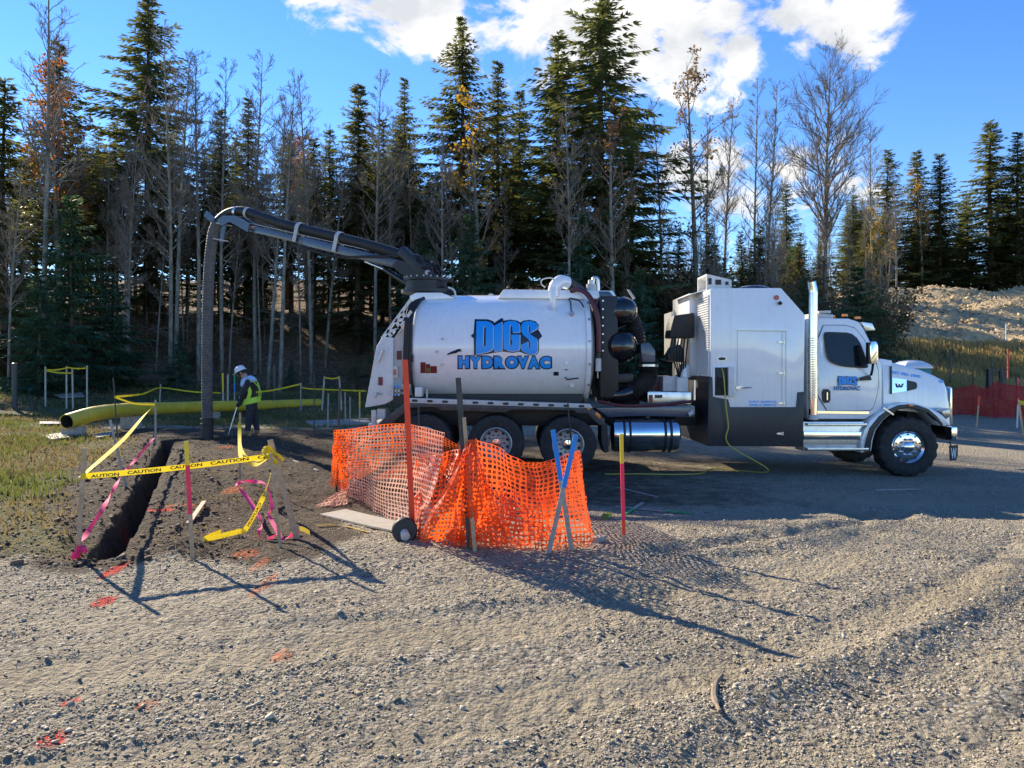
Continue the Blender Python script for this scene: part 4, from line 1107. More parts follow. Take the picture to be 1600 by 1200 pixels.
# roof walkway
z = TZ(463, .9)
M(slab(MB(), [(777, 466), (787, 452), (958, 454), (966, 468)], .72, 1.7), 'roof_walkway', 'white_paint', bevel=.02)
p = T(767, 464, 1.2); M(MB().lathe([(.045, -.012), (.07, 0), (.045, .012), (.03, 0), (.045, -.012)], p, (0, 1, 0), 18), 'lifting_eye', 'white_dull')
# filling elbow on the roof with downspout
M(MB().tube(smooth_path([T(866, 464, .8), T(866, 455, .8), T(869, 446, .8), T(876, 440, .85), T(886, 442, .95)]), [.13] * 33, 16), 'inlet_elbow', 'white_paint')
M(MB().tube([T(886, 442, .95), T(905, 454, 1.3)], .12, 16), 'inlet_hose', 'black_rubber')
M(MB().tube(smooth_path([T(868, 436, .8), T(858, 434, .8), T(847, 437, .8), T(846, 444, .8), T(852, 449, .8)]), .012, 6), 'inlet_wire', 'white_dull')
M(slab(MB(), [(859, 449), (869, 446), (868, 482), (865.5, 484), (862.5, 482), (860, 468)], .36, .46), 'spout_box', 'white_paint', bevel=.015)
# ---- rear door and its hinge frame
rd_pts = [(570, 637), (588, 541), (597, 527), (614, 527), (614, 625), (600, 632)]
M(slab(MB(), rd_pts, .15, 2.35), 'rear_door', 'white_dull', bevel=.02)
for d in (.28, 2.2):
    mb = MB()
    for a, b in (((597, 529), (642, 468)), ((612, 530), (643, 486)), ((605, 518), (613, 528)), ((618, 501), (626, 514)), ((628, 487), (634, 499)), ((597, 529), (613, 529)), ((612, 530), (626, 514)), ((605, 518), (622, 515)), ((618, 501), (633, 499))):
        mb.beam(T(*a, d), T(*b, d), .05, .055)
    M(mb, 'hinge_frame', 'white_dull')
M(slab(MB(), [(614, 520), (636, 500), (640, 625), (614, 628)], .35, 2.1), 'rear_bulkhead', 'white_dull', bevel=.01)
M(slab(MB(), [(580, 641), (587, 641), (587, 668), (580, 668)], .25, .37), 'bumper_post', 'white_dull', bevel=.01)
M(slab(MB(), [(580, 641), (587, 641), (587, 668), (580, 668)], 2.0, 2.1), 'bumper_post', 'white_dull', bevel=.01)
M(slab(MB(), [(575, 662), (592, 662), (592, 670), (575, 670)], .3, 2.1), 'rear_bumper', 'white_dull', bevel=.01)
M(slab(MB(), [(589, 639), (602, 639), (602, 655), (589, 655)], .3, .7), 'tail_box', 'white_dull', bevel=.01)
for (a, b, c, e, m) in ((591, 589, 598, 602, 'decal_red'), (620, 548, 627.5, 562, 'decal_red')):
    M(slab(MB(), [(a, b), (c, b), (c, e), (a, e)], .135 if a < 600 else .335, .149 if a < 600 else .349), 'warning_decal', m)
M(slab(MB(), [(613.5, 572), (621, 572), (621, 590), (613.5, 590)], .22, .36), 'lamp_box', 'white_dull', bevel=.01)
M(slab(MB(), [(615.5, 577), (619, 577), (619, 586), (615.5, 586)], .20, .218), 'tail_lamp', 'red_lens')
M(MB().tube([T(598, 546, .12), T(590, 566, .12)], .03, 8), 'door_cylinder', 'aluminium')
M(MB().tube(smooth_path([T(586, 622, .1), T(590, 614, .1), T(597, 616, .1)]), .014, 6), 'door_latch', 'steel_rim')
# valve bank
mb = MB(); rdv = random.Random(2)
for i in range(5):
    for j in range(3):
        a = 613 + i * 5.0; b = 604 + j * 6.5
        mb.cur = rdv.choice((0, 0, 1, 2)); mb.tube([T(a, b, .10), T(a, b, .34)], .022, 6)
        mb.cur = 0; mb.tube([T(a, b, .12), T(a + 3, b - 5, .12)], .010, 4)
mb.cur = 2; mb.prism(pxpoly([(611, 618), (640, 618), (640, 628), (611, 628)], .2), (0, .3, 0))
M(mb, 'valve_bank', ['steel_rim', 'decal_blue', 'black_plastic'])
M(slab(MB(), [(648, 605), (659, 605), (659, 620), (648, 620)], .12, .40), 'control_box', 'white_dull', bevel=.015)
M(MB().tube([T(667, 608, .2), T(667, 622, .2)], .018, 6), 'pipe_stub', 'steel_rim')
# hoses climbing to the turntable
for k, (o1, rr_) in enumerate(((0, .035), (4, .03), (8, .026))):
    M(MB().tube(smooth_path([T(632 + o1, 600, .2), T(633 + o1, 545, .22), T(636 + o1, 497, .28), T(644 + o1, 475 + k, .5), T(665, 466 - k, .8), T(690 + o1, 461, 1.0), T(706, 455, 1.1)]), rr_, 8), 'hydraulic_hose', 'black_rubber')
# ---- turntable and boom
tb = T(666, 455, CYL)
M(MB().lathe([(.0001, -.05), (.50, -.05), (.50, .02), (.42, .03), (.42, .19), (.46, .20), (.46, .25), (.0001, .26)], tb, (0, 0, 1), 40), 'turntable', 'chassis_dark')
mb = MB()
for k in range(20):
    a = 6.283 * k / 20; p = tb + Vector((math.cos(a) * .44, math.sin(a) * .44, .25)); mb.tube([p, p + Vector((0, 0, .03))], .016, 6)
tag(M(mb, 'turntable_bolts', 'steel_rim'), kind='stuff')
M(slab(MB(), [(640, 462), (650, 457), (690, 457), (712, 466), (640, 470)], .75, 1.75), 'turntable_base', 'white_paint', bevel=.02)
M(MB().tube(smooth_path([T(700, 449, 1.0), T(709, 453, 1.0), T(712, 463, 1.0)]), .02, 6), 'grab_rail', 'white_dull')
B0 = tb + Vector((-.05, .02, .42)); B1 = W(352, 347, 17.2)
bd = (B1 - B0).normalized(); bs = bd.cross(Vector((0, 0, 1))).normalized(); bu = bs.cross(bd)
BL = (B1 - B0).length
def bp(s, side=0., up=0.): return B0 + bd * (s * BL) + bs * side + bu * up
boom = M(MB().beam(bp(.03), bp(.56), .17, .19, bu), 'boom', 'boom_paint', bevel=.02)
M(MB().beam(bp(.5), bp(.86), .13, .145, bu), 'boom_extension', 'boom_paint', boom, bevel=.01)
M(MB().beam(bp(.12, 0, .145), bp(.86, 0, .11), .10, .012, bu), 'boom_top_rail', 'rail_light', boom)
mb = MB()
for sd in (-.17, .17):
    p8 = [bp(-.05, sd, -.38), bp(.04, sd, -.24), bp(.12, sd, -.06), bp(.10, sd, .08), bp(-.02, sd, .10), bp(-.08, sd, -.10)]
    mb.prism(p8, bs * .03)
M(mb, 'boom_pivot_plate', 'chassis_dark', boom)
M(MB().tube([bp(.17, .0, -.17), bp(.07, .0, -.32), bp(-.01, .0, -.40)], [.05, .065, .065], 12), 'lift_cylinder', 'black_gloss', boom)
M(MB().tube([bp(.26, 0, -.11), bp(.17, 0, -.17)], .032, 10), 'cylinder_rod', 'chrome', boom)
for sd in (-.16, .16):
    M(MB().tube(smooth_path([bp(-.05, sd, .1), bp(.05, sd, .22), bp(.2, sd, .05), bp(.4, sd, -.16), bp(.6, sd, -.12)]), .022, 6), 'boom_hydraulic_line', 'black_rubber', boom)
mb = MB(); rdb = random.Random(4)
for k in range(9):
    a = bp(-.06 + rdb.uniform(-.05, .1), rdb.uniform(-.25, .25), rdb.uniform(-.35, .1)); b = bp(.04 + rdb.uniform(-.08, .1), rdb.uniform(-.25, .25), rdb.uniform(-.1, .25)); mb.tube(smooth_path([a, a.lerp(b, .5) + Vector((rdb.uniform(-.1, .1), -.1, .15)), b], 4), .016, 5)
M(mb, 'pivot_hoses', 'black_rubber', boom)
M(MB().beam(bp(.10, -.10, .30), bp(-.10, -.10, -.25), .20, .20, bu), 'swing_motor', 'chassis_dark', boom, bevel=.03)
p = bp(-.04, -.19, -.02); M(MB().lathe([(.0001, .012), (.055, .012), (.055, 0)], p, -bs, 16), 'boom_badge', 'rail_light', boom)
# elbow frame at the tip
mb = MB()
for sd in (-.15, .12):
    pts = [bp(.84, sd, -.10), bp(.84, sd, .10), bp(.92, sd, .20), bp(.99, sd, .14), bp(1.03, sd, -.05), bp(.985, sd, -.10), bp(.95, sd, .03), bp(.90, sd, -.02)]
    mb.prism(pts, bs * .03)
M(mb, 'elbow_frame', 'boom_paint', boom)
mb = MB(); tip = bp(1.03, 0, -.05)
for sd in (-.15, .15):
    mb.beam(tip + bs * sd, tip + bs * sd + Vector((-.10, .05, -.42)), .03, .13)
    mb.beam(tip + bs * sd + Vector((-.02, 0, .02)), tip + bs * sd + Vector((-.26, .1, .22)), .03, .14)
M(mb, 'tip_bracket', 'boom_paint', boom)
for k, (dz, dx) in enumerate(((-.04, .0), (-.40, -.08), (.04, .30))):
    a = tip + Vector((dx, -.2, dz)); M(MB().tube([a, a + Vector((.34, .05, -.06))], .016, 6), 'tip_pin', 'rail_light', boom)
# suction hose: along the boom, over the tip and down into the hole
hp = [bp(.02, 0, .16), bp(.12, 0, .20), bp(.3, 0, .245), bp(.5, 0, .25), bp(.68, 0, .26), bp(.80, 0, .30), bp(.88, 0, .34), bp(.95, 0, .30), bp(1.01, 0, .14)]
hole_y = 17.2
hp += [W(336, 356, hole_y), W(329, 395, hole_y), W(325.5, 450, hole_y), W(324, 520, hole_y), W(323.5, 600, hole_y), W(324, 665, hole_y)]
hpath = smooth_path(hp, 10)
ribbed = []; rad = []
for a, b in zip(hpath[:-1], hpath[1:]):
    n = max(1, int((b - a).length / .028))
    for k in range(n): ribbed.append(a.lerp(b, k / n))
ribbed.append(hpath[-1])
last = bp(.82)
for i, q in enumerate(ribbed):
    rad.append(.122 + (.006 if i % 2 else -.004))
isp = max(i for i, q in enumerate(ribbed) if q.z > W(0, 350, hole_y).z)
M(MB().tube(ribbed[:isp + 2], [.112 + (.003 if i % 2 else -.002) for i in range(isp + 2)], 20), 'boom_hose', 'black_rubber', smooth=50)
M(MB().tube(ribbed[isp:], rad[isp:], 20), 'suction_hose', 'hose_rubber', smooth=20)
pe = hpath[-1]
M(MB().tube([pe + Vector((0, 0, .18)), pe + Vector((0, 0, -.55))], .135, 20), 'dig_tube', 'chassis_dark')
M(MB().lathe([(.136, 0), (.165, .005), (.165, .035), (.136, .04), (.136, .12), (.165, .125), (.165, .155), (.136, .16)], pe + Vector((0, 0, .02)), (0, 0, 1), 20), 'hose_coupling', 'black_plastic')
for s, w_ in ((.60, .05), (.40, .05), (.885, .035), (.945, .035)):
    c = bp(s, 0, .255 if s < .8 else (.325 if s < .9 else .29)); ring = []
    mb = MB(); tang = bd
    mb.lathe([(.122, -w_), (.130, -w_), (.130, w_), (.122, w_)], c, tang, 24)
    if s < .8:
        for sd in (-.122, .122): mb.beam(bp(s, sd, .27), bp(s, sd, -.06), .016, .09, bd)
    M(mb, 'hose_clamp', 'rail_light' if s < .92 else 'aluminium')

# ---- rear fender rail with slots
rail = M(slab(MB(), [(634, 621.5), (922, 631), (926, 638), (632, 629.5)], .0, .05), 'fender_rail', 'rail_light', bevel=.006)
for k in range(12):
    a = 648 + k * 23.7; b = 625.5 + (a - 634) * .0335
    M(slab(MB(), [(a - 5, b), (a - 3.4, b - 1.9), (a + 3.4, b - 1.8), (a + 5, b + .2), (a + 3.4, b + 2), (a - 3.4, b + 1.9)], -.004, .02), 'rail_slot', 'black_plastic', rail)
M(slab(MB(), [(634, 622), (922, 631.5), (922, 636), (634, 627)], .052, .95), 'fender_top', 'fender_grey')
M(slab(MB(), [(632, 629.8), (925, 638.3), (945, 655), (945, 664), (936, 664), (918, 646), (905, 646), (895, 641), (800, 640), (790, 644), (690, 641), (680, 636), (640, 636), (612, 662), (590, 663), (597, 656)], .008, .06), 'fender_skirt', 'fender_grey', bevel=.006)
M(slab(MB(), [(940, 660), (949, 662), (951, 706), (945, 708), (940, 690)], .02, .62), 'mud_flap', 'black_rubber')
p = T(919.5, 638.5, -.01); M(MB().lathe([(.0001, .02), (.03, .015), (.03, 0)], p, (0, -1, 0), 14), 'marker_lamp', 'amber_lens')
M(slab(MB(), [(931, 643), (938, 648), (939, 653), (936, 654), (930, 648)], -.012, .01), 'reflector', 'amber_lens', bevel=.004)
# ---- vacuum gear between tank and box
M(slab(MB(), [(938, 462), (965, 462), (967, 622), (938, 622)], .35, 2.2), 'filter_tower', 'black_plastic', bevel=.03)
for k in range(7):
    p = T(942, 470 + k * 13, .34); M(MB().tube([p, p - Vector((0, .015, 0))], .016, 8), 'tower_bolt', 'aluminium')
for (a, b, r_, d) in ((974, 486, .285, .30), (972, 541, .315, .22)):
    M(MB().lathe([(.0001, .17), (.10, .16), (.2, .115), (r_ * .88, .04), (r_, -.05), (r_, -1.6), (.0001, -1.6)], T(a, b, d + .17), (0, -1, 0), 40), 'cyclone', 'black_gloss')
M(slab(MB(), [(980, 452), (984, 453), (993, 466), (990, 468)], .5, .56), 'cyclone_lid', 'rail_light')
def bellows(path, r, name, mat='black_rubber', amp=.012, st=.03, seg=20):
    pts = []; pp = smooth_path(path, 8)
    for a, b in zip(pp[:-1], pp[1:]):
        n = max(1, int((b - a).length / st))
        for k in range(n): pts.append(a.lerp(b, k / n))
    pts.append(pp[-1]); return M(MB().tube(pts, [r + (amp if i % 2 else -amp) for i in range(len(pts))], seg), name, mat, smooth=60)
bellows([T(985, 494, .7), T(992, 512, .72), T(996, 530, .75), T(996, 552, .75)], .15, 'bellows_hose')
M(slab(MB(), [(1001, 537), (1014, 535), (1024, 548), (1024, 566), (1004, 566), (1002, 552)], .35, .75), 'air_duct', 'boom_paint', bevel=.02)
bellows([T(1013, 572, .5), T(1013, 585, .48), T(1008, 598, .42), T(996, 608, .38), T(986, 613, .36)], .165, 'bellows_hose')
M(MB().lathe([(.175, 0), (.185, .01), (.185, .05), (.175, .06)], T(1013, 571, .5) - Vector((0, 0, .03)), (0, 0, 1), 24), 'hose_band', 'aluminium')
M(MB().tube(smooth_path([T(990, 611, .36), T(975, 617, .38), T(962, 618, .5), T(953, 615, .7)]), .14, 18), 'blower_pipe', 'black_gloss')
ax = Vector((-1, .7, 0)).normalized(); c0 = T(955, 614, .62)
mb = MB(); mb.lathe([(.0001, .0), (.23, .0), (.23, .05), (.0001, .05)], c0, ax, 28); M(mb, 'pipe_flange', 'black_plastic')
mb = MB(); u = Vector((.7, 1, 0)).normalized()
for k in range(14):
    a = 6.283 * k / 14; p = c0 + (u * math.cos(a) + Vector((0, 0, 1)) * math.sin(a)) * .2; mb.tube([p - ax * .04, p + ax * .01], .018, 6)
tag(M(mb, 'flange_bolts', 'aluminium'), kind='stuff')
M(slab(MB(), [(948, 584), (990, 584), (990, 598), (948, 598)], .45, .9), 'blower_case', 'black_plastic', bevel=.02)
M(slab(MB(), [(940, 596), (1000, 596), (1000, 632), (940, 632)], .85, 2.0), 'blower_body', 'chassis_dark', bevel=.04)
M(MB().tube([T(935, 560, .26), T(935, 580, .26)], .055, 14), 'filter_bowl', 'rail_light'); M(MB().tube([T(935, 551, .26), T(935, 560, .26)], .05, 14), 'filter_head', 'black_plastic'); M(MB().tube([T(934, 580, .26), T(934, 591, .26)], .012, 6), 'filter_drain', 'steel_rim')
M(MB().tube(smooth_path([T(888, 462, .8), T(893, 455, .75), T(903, 452, .6), T(917, 459, .45), T(929, 479, .33), T(935, 505, .28), T(936, 550, .26)]), .05, 12), 'vacuum_line', 'maroon_hose')
M(MB().tube(smooth_path([T(890, 466, .6), T(905, 470, .45), T(912, 480, .38)]), .016, 6), 'thin_line', 'black_rubber')
M(MB().lathe([(.10, 0), (.10, .25), (.0001, .25)], T(924, 464, .9), (0, 0, 1), 18), 'relief_valve', 'rail_light')
M(slab(MB(), [(920, 437), (926, 437), (926, 455), (920, 455)], .85, 1.0), 'relief_valve_body', 'white_dull', bevel=.01)
M(MB().tube(smooth_path([T(926, 450, .9), T(927, 438, .9), T(930, 434.5, .9), T(934, 439, .9), T(934, 465, .9), T(934, 476, .9)]), .042, 12), 'vent_pipe', 'aluminium')
M(slab(MB(), [(936, 455), (952, 455), (960, 464), (958, 474), (938, 474)], .7, 1.9), 'tower_hood', 'boom_paint', bevel=.015)
# step and boxes on the frame
M(slab(MB(), [(1012, 612), (1080, 613), (1080, 632), (1012, 630)], .25, 2.2), 'deck_box', 'aluminium', bevel=.01)
M(slab(MB(), [(1014, 617), (1020, 617), (1020, 629), (1014, 629)], .235, .249), 'warning_decal', 'decal_red'); M(slab(MB(), [(1023, 617), (1035, 617), (1035, 622), (1023, 622)], .235, .249), 'warning_decal', 'decal_navy')
M(slab(MB(), [(1058, 590), (1075, 590), (1075, 612), (1058, 612)], .45, 1.5), 'deck_cabinet', 'white_dull', bevel=.01)
M(slab(MB(), [(1036, 588), (1058, 588), (1058, 611), (1036, 611)], .55, 1.5), 'deck_cabinet', 'rail_light', bevel=.01)
M(slab(MB(), [(1020, 600), (1036, 592), (1036, 611), (1016, 611)], .9, 1.4), 'red_cylinder_cover', 'decal_red', bevel=.01)
M(slab(MB(), [(930, 637), (1086, 634), (1086, 652), (1000, 650), (950, 652)], .12, .4), 'frame_cover', 'boom_paint', bevel=.02)
M(MB().tube(smooth_path([T(935, 627, .12), T(975, 634, .1), T(1030, 633, .1), T(1082, 627, .1)]), .028, 8), 'vacuum_line', 'maroon_hose')
M(MB().tube([T(1076, 648, .1), T(1083, 643, .1)], .045, 12), 'pipe_end', 'rail_light')
# fuel tank
FR = .335; fa, fb = T(955, 678, .34), T(1058, 678, .34)
ft = M(MB().lathe([(.0001, -.02), (FR * .8, -.01), (FR * .96, .02), (FR, .06), (FR, fb.x - fa.x - .06), (FR * .96, fb.x - fa.x - .02), (FR * .8, fb.x - fa.x + .01), (.0001, fb.x - fa.x + .02)], fa, (1, 0, 0), 48), 'fuel_tank', 'chrome')
for q in (975, 984, 1039, 1048): M(MB().lathe([(FR + .002, -.022), (FR + .012, -.022), (FR + .012, .022), (FR + .002, .022)], (TX(q, .1), fa.y, fa.z), (1, 0, 0), 48), 'tank_strap', 'chassis_dark', ft)
M(MB().lathe([(.05, 0), (.05, .05), (.0001, .05)], (TX(1012, .2), fa.y - .1, fa.z + FR - .03), (0, 0, 1), 16), 'filler_cap', 'black_plastic', ft)
M(MB().box((TX(975, .3) - .05, fa.y + .1, fa.z - .1), (TX(1045, .3), fa.y + .6, fa.z + .2)), 'tank_bracket', 'chassis_dark')

# ---- equipment box
XR, XFt, XF2 = TX(1110), TX(1222), TX(1258)
zt, zs, zbt = TZ(450), TZ(492), TZ(697)
box_side = [(1110, 452), (1113, 450), (1221, 450), (1258, 492), (1256, 640), (1110, 640)]
box = M(slab(MB(), box_side, 0, 2.5), 'equipment_box', 'white_paint', bevel=.025)
M(MB().box((XR - .16, Y0 + .97, TZ(588, .5)), (XR + .02, Y0 + 2.47, TZ(458, .97))), 'rear_housing', 'white_paint', box, bevel=.03)
mb = MB()
for k in range(34):
    z0 = TZ(587) + (TZ(459) - TZ(587)) * k / 34; h_ = (TZ(459) - TZ(587)) / 34
    mb.hexa([(XR - .004, Y0 + .07, z0), (XR - .034, Y0 + .07, z0), (XR - .034, Y0 + .90, z0), (XR - .004, Y0 + .90, z0), (XR - .004, Y0 + .07, z0 + h_ * .9), (XR - .008, Y0 + .07, z0 + h_ * .9), (XR - .008, Y0 + .90, z0 + h_ * .9), (XR - .004, Y0 + .90, z0 + h_ * .9)])
M(mb, 'louvre', 'white_paint', box)
sk = [(1088.5, 588.5), (1113, 589), (1114, 620), (1138, 624), (1141, 636), (1244, 636), (1246, 613), (1256.6, 612), (1254.5, 698), (1105, 697)]
sk[0] = (1108, 588.5)
skirt = M(slab(MB(), sk, -.012, 2.52), 'skirt_panel', 'navy_panel', box, bevel=.008)
M(MB().box((XR - .03, Y0 - .01, TZ(697)), (XR - .004, Y0 + 1.06, TZ(588.5))), 'skirt_rear', 'navy_panel', box)
def face_box(x0, y0, x1, y1, name, mat, d0, d1, par=box, bev=.004): return M(slab(MB(), [(x0, y0), (x1, y0), (x1, y1), (x0, y1)], d0, d1), name, mat, par, bevel=bev)
mb = MB()
for a in (((1152, 517), (1228, 517.8)), ((1228, 517), (1228, 635)), ((1152, 517), (1152, 612)), ((1222, 518), (1222, 635))): mb.beam(T(*a[0], -.002), T(*a[1], -.002), .007, .008)
M(mb, 'door_seam', 'steel_rim', box)
mb = MB(); mb.beam(T(1148, 515.2, -.012), T(1231, 515.8, -.012), .02, .02); M(mb, 'drip_rail', 'white_paint', box)
for (a, b) in ((1222, 534.5), (1222, 583), (1222, 630), (1220, 677.5)):
    mb = MB(); mb.tube([T(a + 3, b - 2.5, -.03), T(a + 3, b + 2.5, -.03)], .014, 8); mb.prism(pxpoly([(a - 6, b - 1), (a + 3, b - 2), (a + 3, b + 2), (a - 6, b + 1)], -.025), (0, .02, 0)); M(mb, 'hinge', 'aluminium', box)
mb = MB(); mb.prism(pxpoly([(1150, 604), (1160, 603), (1160, 608), (1150, 608)], -.03), (0, .028, 0)); mb.tube([T(1157, 606.5, -.035), T(1174, 605.5, -.045)], .010, 6); M(mb, 'latch', 'aluminium', box)
p = T(1128, 560.5, -.004); mb = MB(); el_ = lambda k: [(p.x + math.cos(6.283 * i / 24) * .092 * k, p.z + math.sin(6.283 * i / 24) * .036 * k) for i in range(24)]
mb.prism([Vector((a, p.y, b)) for a, b in el_(1)], (0, -.008, 0)); mb.cur = 1; mb.prism([Vector((a, p.y - .0081, b)) for a, b in el_(.8)], (0, -.004, 0)); M(mb, 'maker_badge', ['aluminium', 'black_plastic'], box)
# hatch with open door
M(slab(MB(), [(1114.5, 571), (1149, 571), (1149, 620.5), (1116.5, 620.5), (1114.5, 618)], -.022, -.0125), 'hatch_frame', 'white_paint', box, bevel=.004)
face_box(1117, 574, 1138, 618, 'hatch_opening', 'black_plastic', -.027, -.0225)
mb = MB(); rdh = random.Random(9)
for k in range(5): mb.tube(smooth_path([T(1119 + rdh.uniform(0, 3), 616, -.035), T(1120 + rdh.uniform(0, 10), 600 - k * 3, -.05), T(1132 + rdh.uniform(-3, 3), 606 + rdh.uniform(-8, 8), -.04), T(1136, 616, -.035)], 6), .012, 5)
M(mb, 'hatch_hose', 'black_rubber', box)
M(slab(MB(), [(1138.5, 572.5), (1148, 573), (1148, 620), (1138.5, 619)], -.10, -.028), 'hatch_door', 'white_dull', box, bevel=.005)
def flat_text(txt, x0, y0, x1, y1, d, mat, par, name='lettering', bold=.02, shear=0.):
    mb = MB(); flat_to(mb, fit(text_poly(txt, bold), x0, y1, x1, y0), lambda a, b: T(a, b + (a - x0) * shear, d)); o = M(mb, name, mat, par, smooth=0); return o
flat_text('GVWT 36,000KGS', 1170.3, 626, 1212.8, 629.8, -.006, 'decal_blue', box); flat_text('TARE 21,000KGS', 1170.3, 631, 1212.8, 635, -.006, 'decal_blue', box)
p = T(1213, 465, -.002); M(MB().lathe([(.044, 0), (.044, .02), (.030, .024), (.030, .014), (.0001, .014)], p, (0, -1, 0), 20), 'clearance_light', 'red_lens', box)
M(MB().tube([T(1217, 472, -.04), T(1221, 475, -.04)], .03, 8), 'camera_pod', 'black_plastic', box)
# roof gear
mb = MB(); rk = [(1091, 431), (1104, 428), (1143, 437), (1143, 450), (1091, 452)]
x0, x1, y0_, y1_ = TX(1104, .35), TX(1143, .35), Y0 + .35, Y0 + 1.0; zb, ztp0, ztp1 = zt - .01, TZ(428, .35), TZ(437, .35)
mb.hexa([(x0, y0_, zb), (x1, y0_, zb), (x1, y0_ + .03, zb), (x0, y0_ + .03, zb), (x0, y0_, ztp0), (x1, y0_, ztp1), (x1, y0_ + .03, ztp1), (x0, y0_ + .03, ztp0)])
mb.hexa([(x0, y1_, zb), (x1, y1_, zb), (x1, y1_ + .03, zb), (x0, y1_ + .03, zb), (x0, y1_, ztp0), (x1, y1_, ztp1), (x1, y1_ + .03, ztp1), (x0, y1_ + .03, ztp0)])
mb.hexa([(x0, y0_ + .031, ztp0 - .03), (x1, y0_ + .031, ztp1 - .03), (x1, y1_ - .001, ztp1 - .03), (x0, y1_ - .001, ztp0 - .03), (x0, y0_ + .031, ztp0), (x1, y0_ + .031, ztp1), (x1, y1_ - .001, ztp1), (x0, y1_ - .001, ztp0)])
rack = M(mb, 'roof_rack', 'white_dull', box)
for (a, b, c, e) in ((1107, 434.5, 1112, 444.5), (1118, 437, 1127, 444.8), (1133.5, 440, 1138.5, 445)): face_box(a, b, c, e, 'rack_window', 'black_plastic', .335, .346, rack)
M(MB().lathe([(.36, 0), (.33, .06), (.22, .11), (.0001, .13)], (TX(1178, .7), Y0 + .75, zt), (0, 0, 1), 28), 'roof_dome', 'black_gloss', box)
M(slab(MB(), [(1076, 461), (1092, 455), (1110, 449), (1110, 452)], .6, 2.0), 'roof_lip', 'white_paint', box)
# gear on the rear of the box
xr = XR - .16
M(MB().tube([(xr - .26, Y0 + 1.15, TZ(590, 1)), (xr - .26, Y0 + 1.15, TZ(484, 1))], .025, 8), 'gear_post', 'rail_light', box)
M(MB().box((xr - .30, Y0 + 1.2, TZ(560, 1)), (xr - .20, Y0 + 1.9, TZ(486, 1))), 'gear_frame', 'steel_rim', box)
M(slab(MB(), [(1053, 493), (1086, 488), (1086, 528), (1046, 528), (1048, 512)], .75, 1.25), 'hose_reel_cover', 'black_rubber', box, bevel=.04)
M(slab(MB(), [(1052, 541), (1064, 538), (1070, 548), (1068, 566), (1045, 564), (1043, 556)], .8, 1.2), 'hose_reel', 'black_plastic', box, bevel=.03)
mb = MB()
for k in range(6): mb.tube(smooth_path([T(1050 + k * 5, 530, .85), T(1048 + k * 5, 548, .78), T(1056 + k * 3, 572, .8), T(1060 + k * 2, 590, .85)], 5), .016, 5)
M(mb, 'gear_hoses', 'black_rubber', box)
M(MB().lathe([(.0001, .3), (.10, .25), (.12, .1), (.12, 0)], T(1070, 590, .9), (0, 0, 1), 18), 'white_canister', 'white_paint', box)
M(MB().tube([T(1085, 594, -.03), T(1085, 625, -.03)], .02, 8), 'handle_post', 'aluminium', box)
# yellow cord from the hatch
cord = [T(1128, 576, -.03), T(1131, 590, -.09), T(1134, 630, -.10), T(1138, 665, -.12), T(1139, 695, -.15)]
for a, b in ((1133, 716), (1118, 733), (1095, 741), (1050, 743), (1000, 742), (945, 741)):
    q = G(a, b); cord.append(q + Vector((0, 0, .015)) if b > 720 else Vector((q.x, min(q.y, Y0 - .2), q.z + .10)))
cd = MB().tube(smooth_path(cord, 8), .011, 6).build('yellow_hose', 'cord_yellow')
tag(cd, 'thin yellow hose hanging from the hatch and trailing on the ground', 'hose')

# ---- cab
def yb(d): return Y0 + d
cabw0, cabw1 = .12, 2.42
cs = [(1262, 500), (1268, 497), (1330, 497), (1345, 502), (1352, 512), (1373, 560), (1378, 575), (1378, 640), (1352, 655), (1262, 655)]
n_ = len(cs); mb = MB()
pts = [T(a, b, cabw0) for a, b in cs]
def tumble(p): return .10 * max(0, (p.z - TZ(560)) / (TZ(497) - TZ(560)))
nearr = [p + Vector((0, tumble(p), 0)) for p in pts]; farr = [Vector((p.x, Y0 + cabw1 - tumble(p), p.z)) for p in pts]
i0 = mb.addv(nearr); i1 = mb.addv(farr)
mb.face([i0 + k for k in range(n_)][::-1]); mb.face([i1 + k for k in range(n_)])
for k in range(n_): mb.face([i0 + k, i0 + (k + 1) % n_, i1 + (k + 1) % n_, i1 + k])
cab = M(mb, 'cab', 'white_paint', bevel=.03, bseg=3)
def cabpt(a, b, e=.0):
    p = T(a, b, cabw0); return p + Vector((0, tumble(p) - e, 0))
def cabplate(pts, name, mat, e0, e1, par=cab, bev=.006):
    mb = MB(); k = len(pts); a = mb.addv([cabpt(x, y, e0) for x, y in pts]); b = mb.addv([cabpt(x, y, e1) for x, y in pts])
    mb.face([b + i for i in range(k)][::-1]); mb.face([a + i for i in range(k)])
    for i in range(k): mb.face([a + i, a + (i + 1) % k, b + (i + 1) % k, b + i])
    return M(mb, name, mat, par, bevel=bev)
def rnd(pts, n=2):      # Chaikin rounding
    for _ in range(n):
        q = []
        for i in range(len(pts)):
            a, b = pts[i], pts[(i + 1) % len(pts)]
            q += [(a[0] * .8 + b[0] * .2, a[1] * .8 + b[1] * .2), (a[0] * .2 + b[0] * .8, a[1] * .2 + b[1] * .8)]
        pts = q
    return pts
door = cabplate(rnd([(1278, 508), (1335, 508), (1352, 530), (1372, 572), (1372, 610), (1364, 637), (1358, 642), (1276, 642)], 1), 'cab_door', 'white_paint', -.002, .012)
cabplate(rnd([(1288, 520), (1294, 518), (1340, 520), (1356, 570), (1355, 576), (1316, 573), (1294, 565), (1290, 548)]), 'window_seal', 'black_plastic', .012, .020, door, 0)
cabplate(rnd([(1290.5, 522), (1295, 520.5), (1338, 522), (1353, 570), (1352.5, 573), (1317, 570.5), (1297, 563), (1292.5, 547)]), 'window_pane', 'glass_dark', .0201, .026, door, 0)
mb = MB()
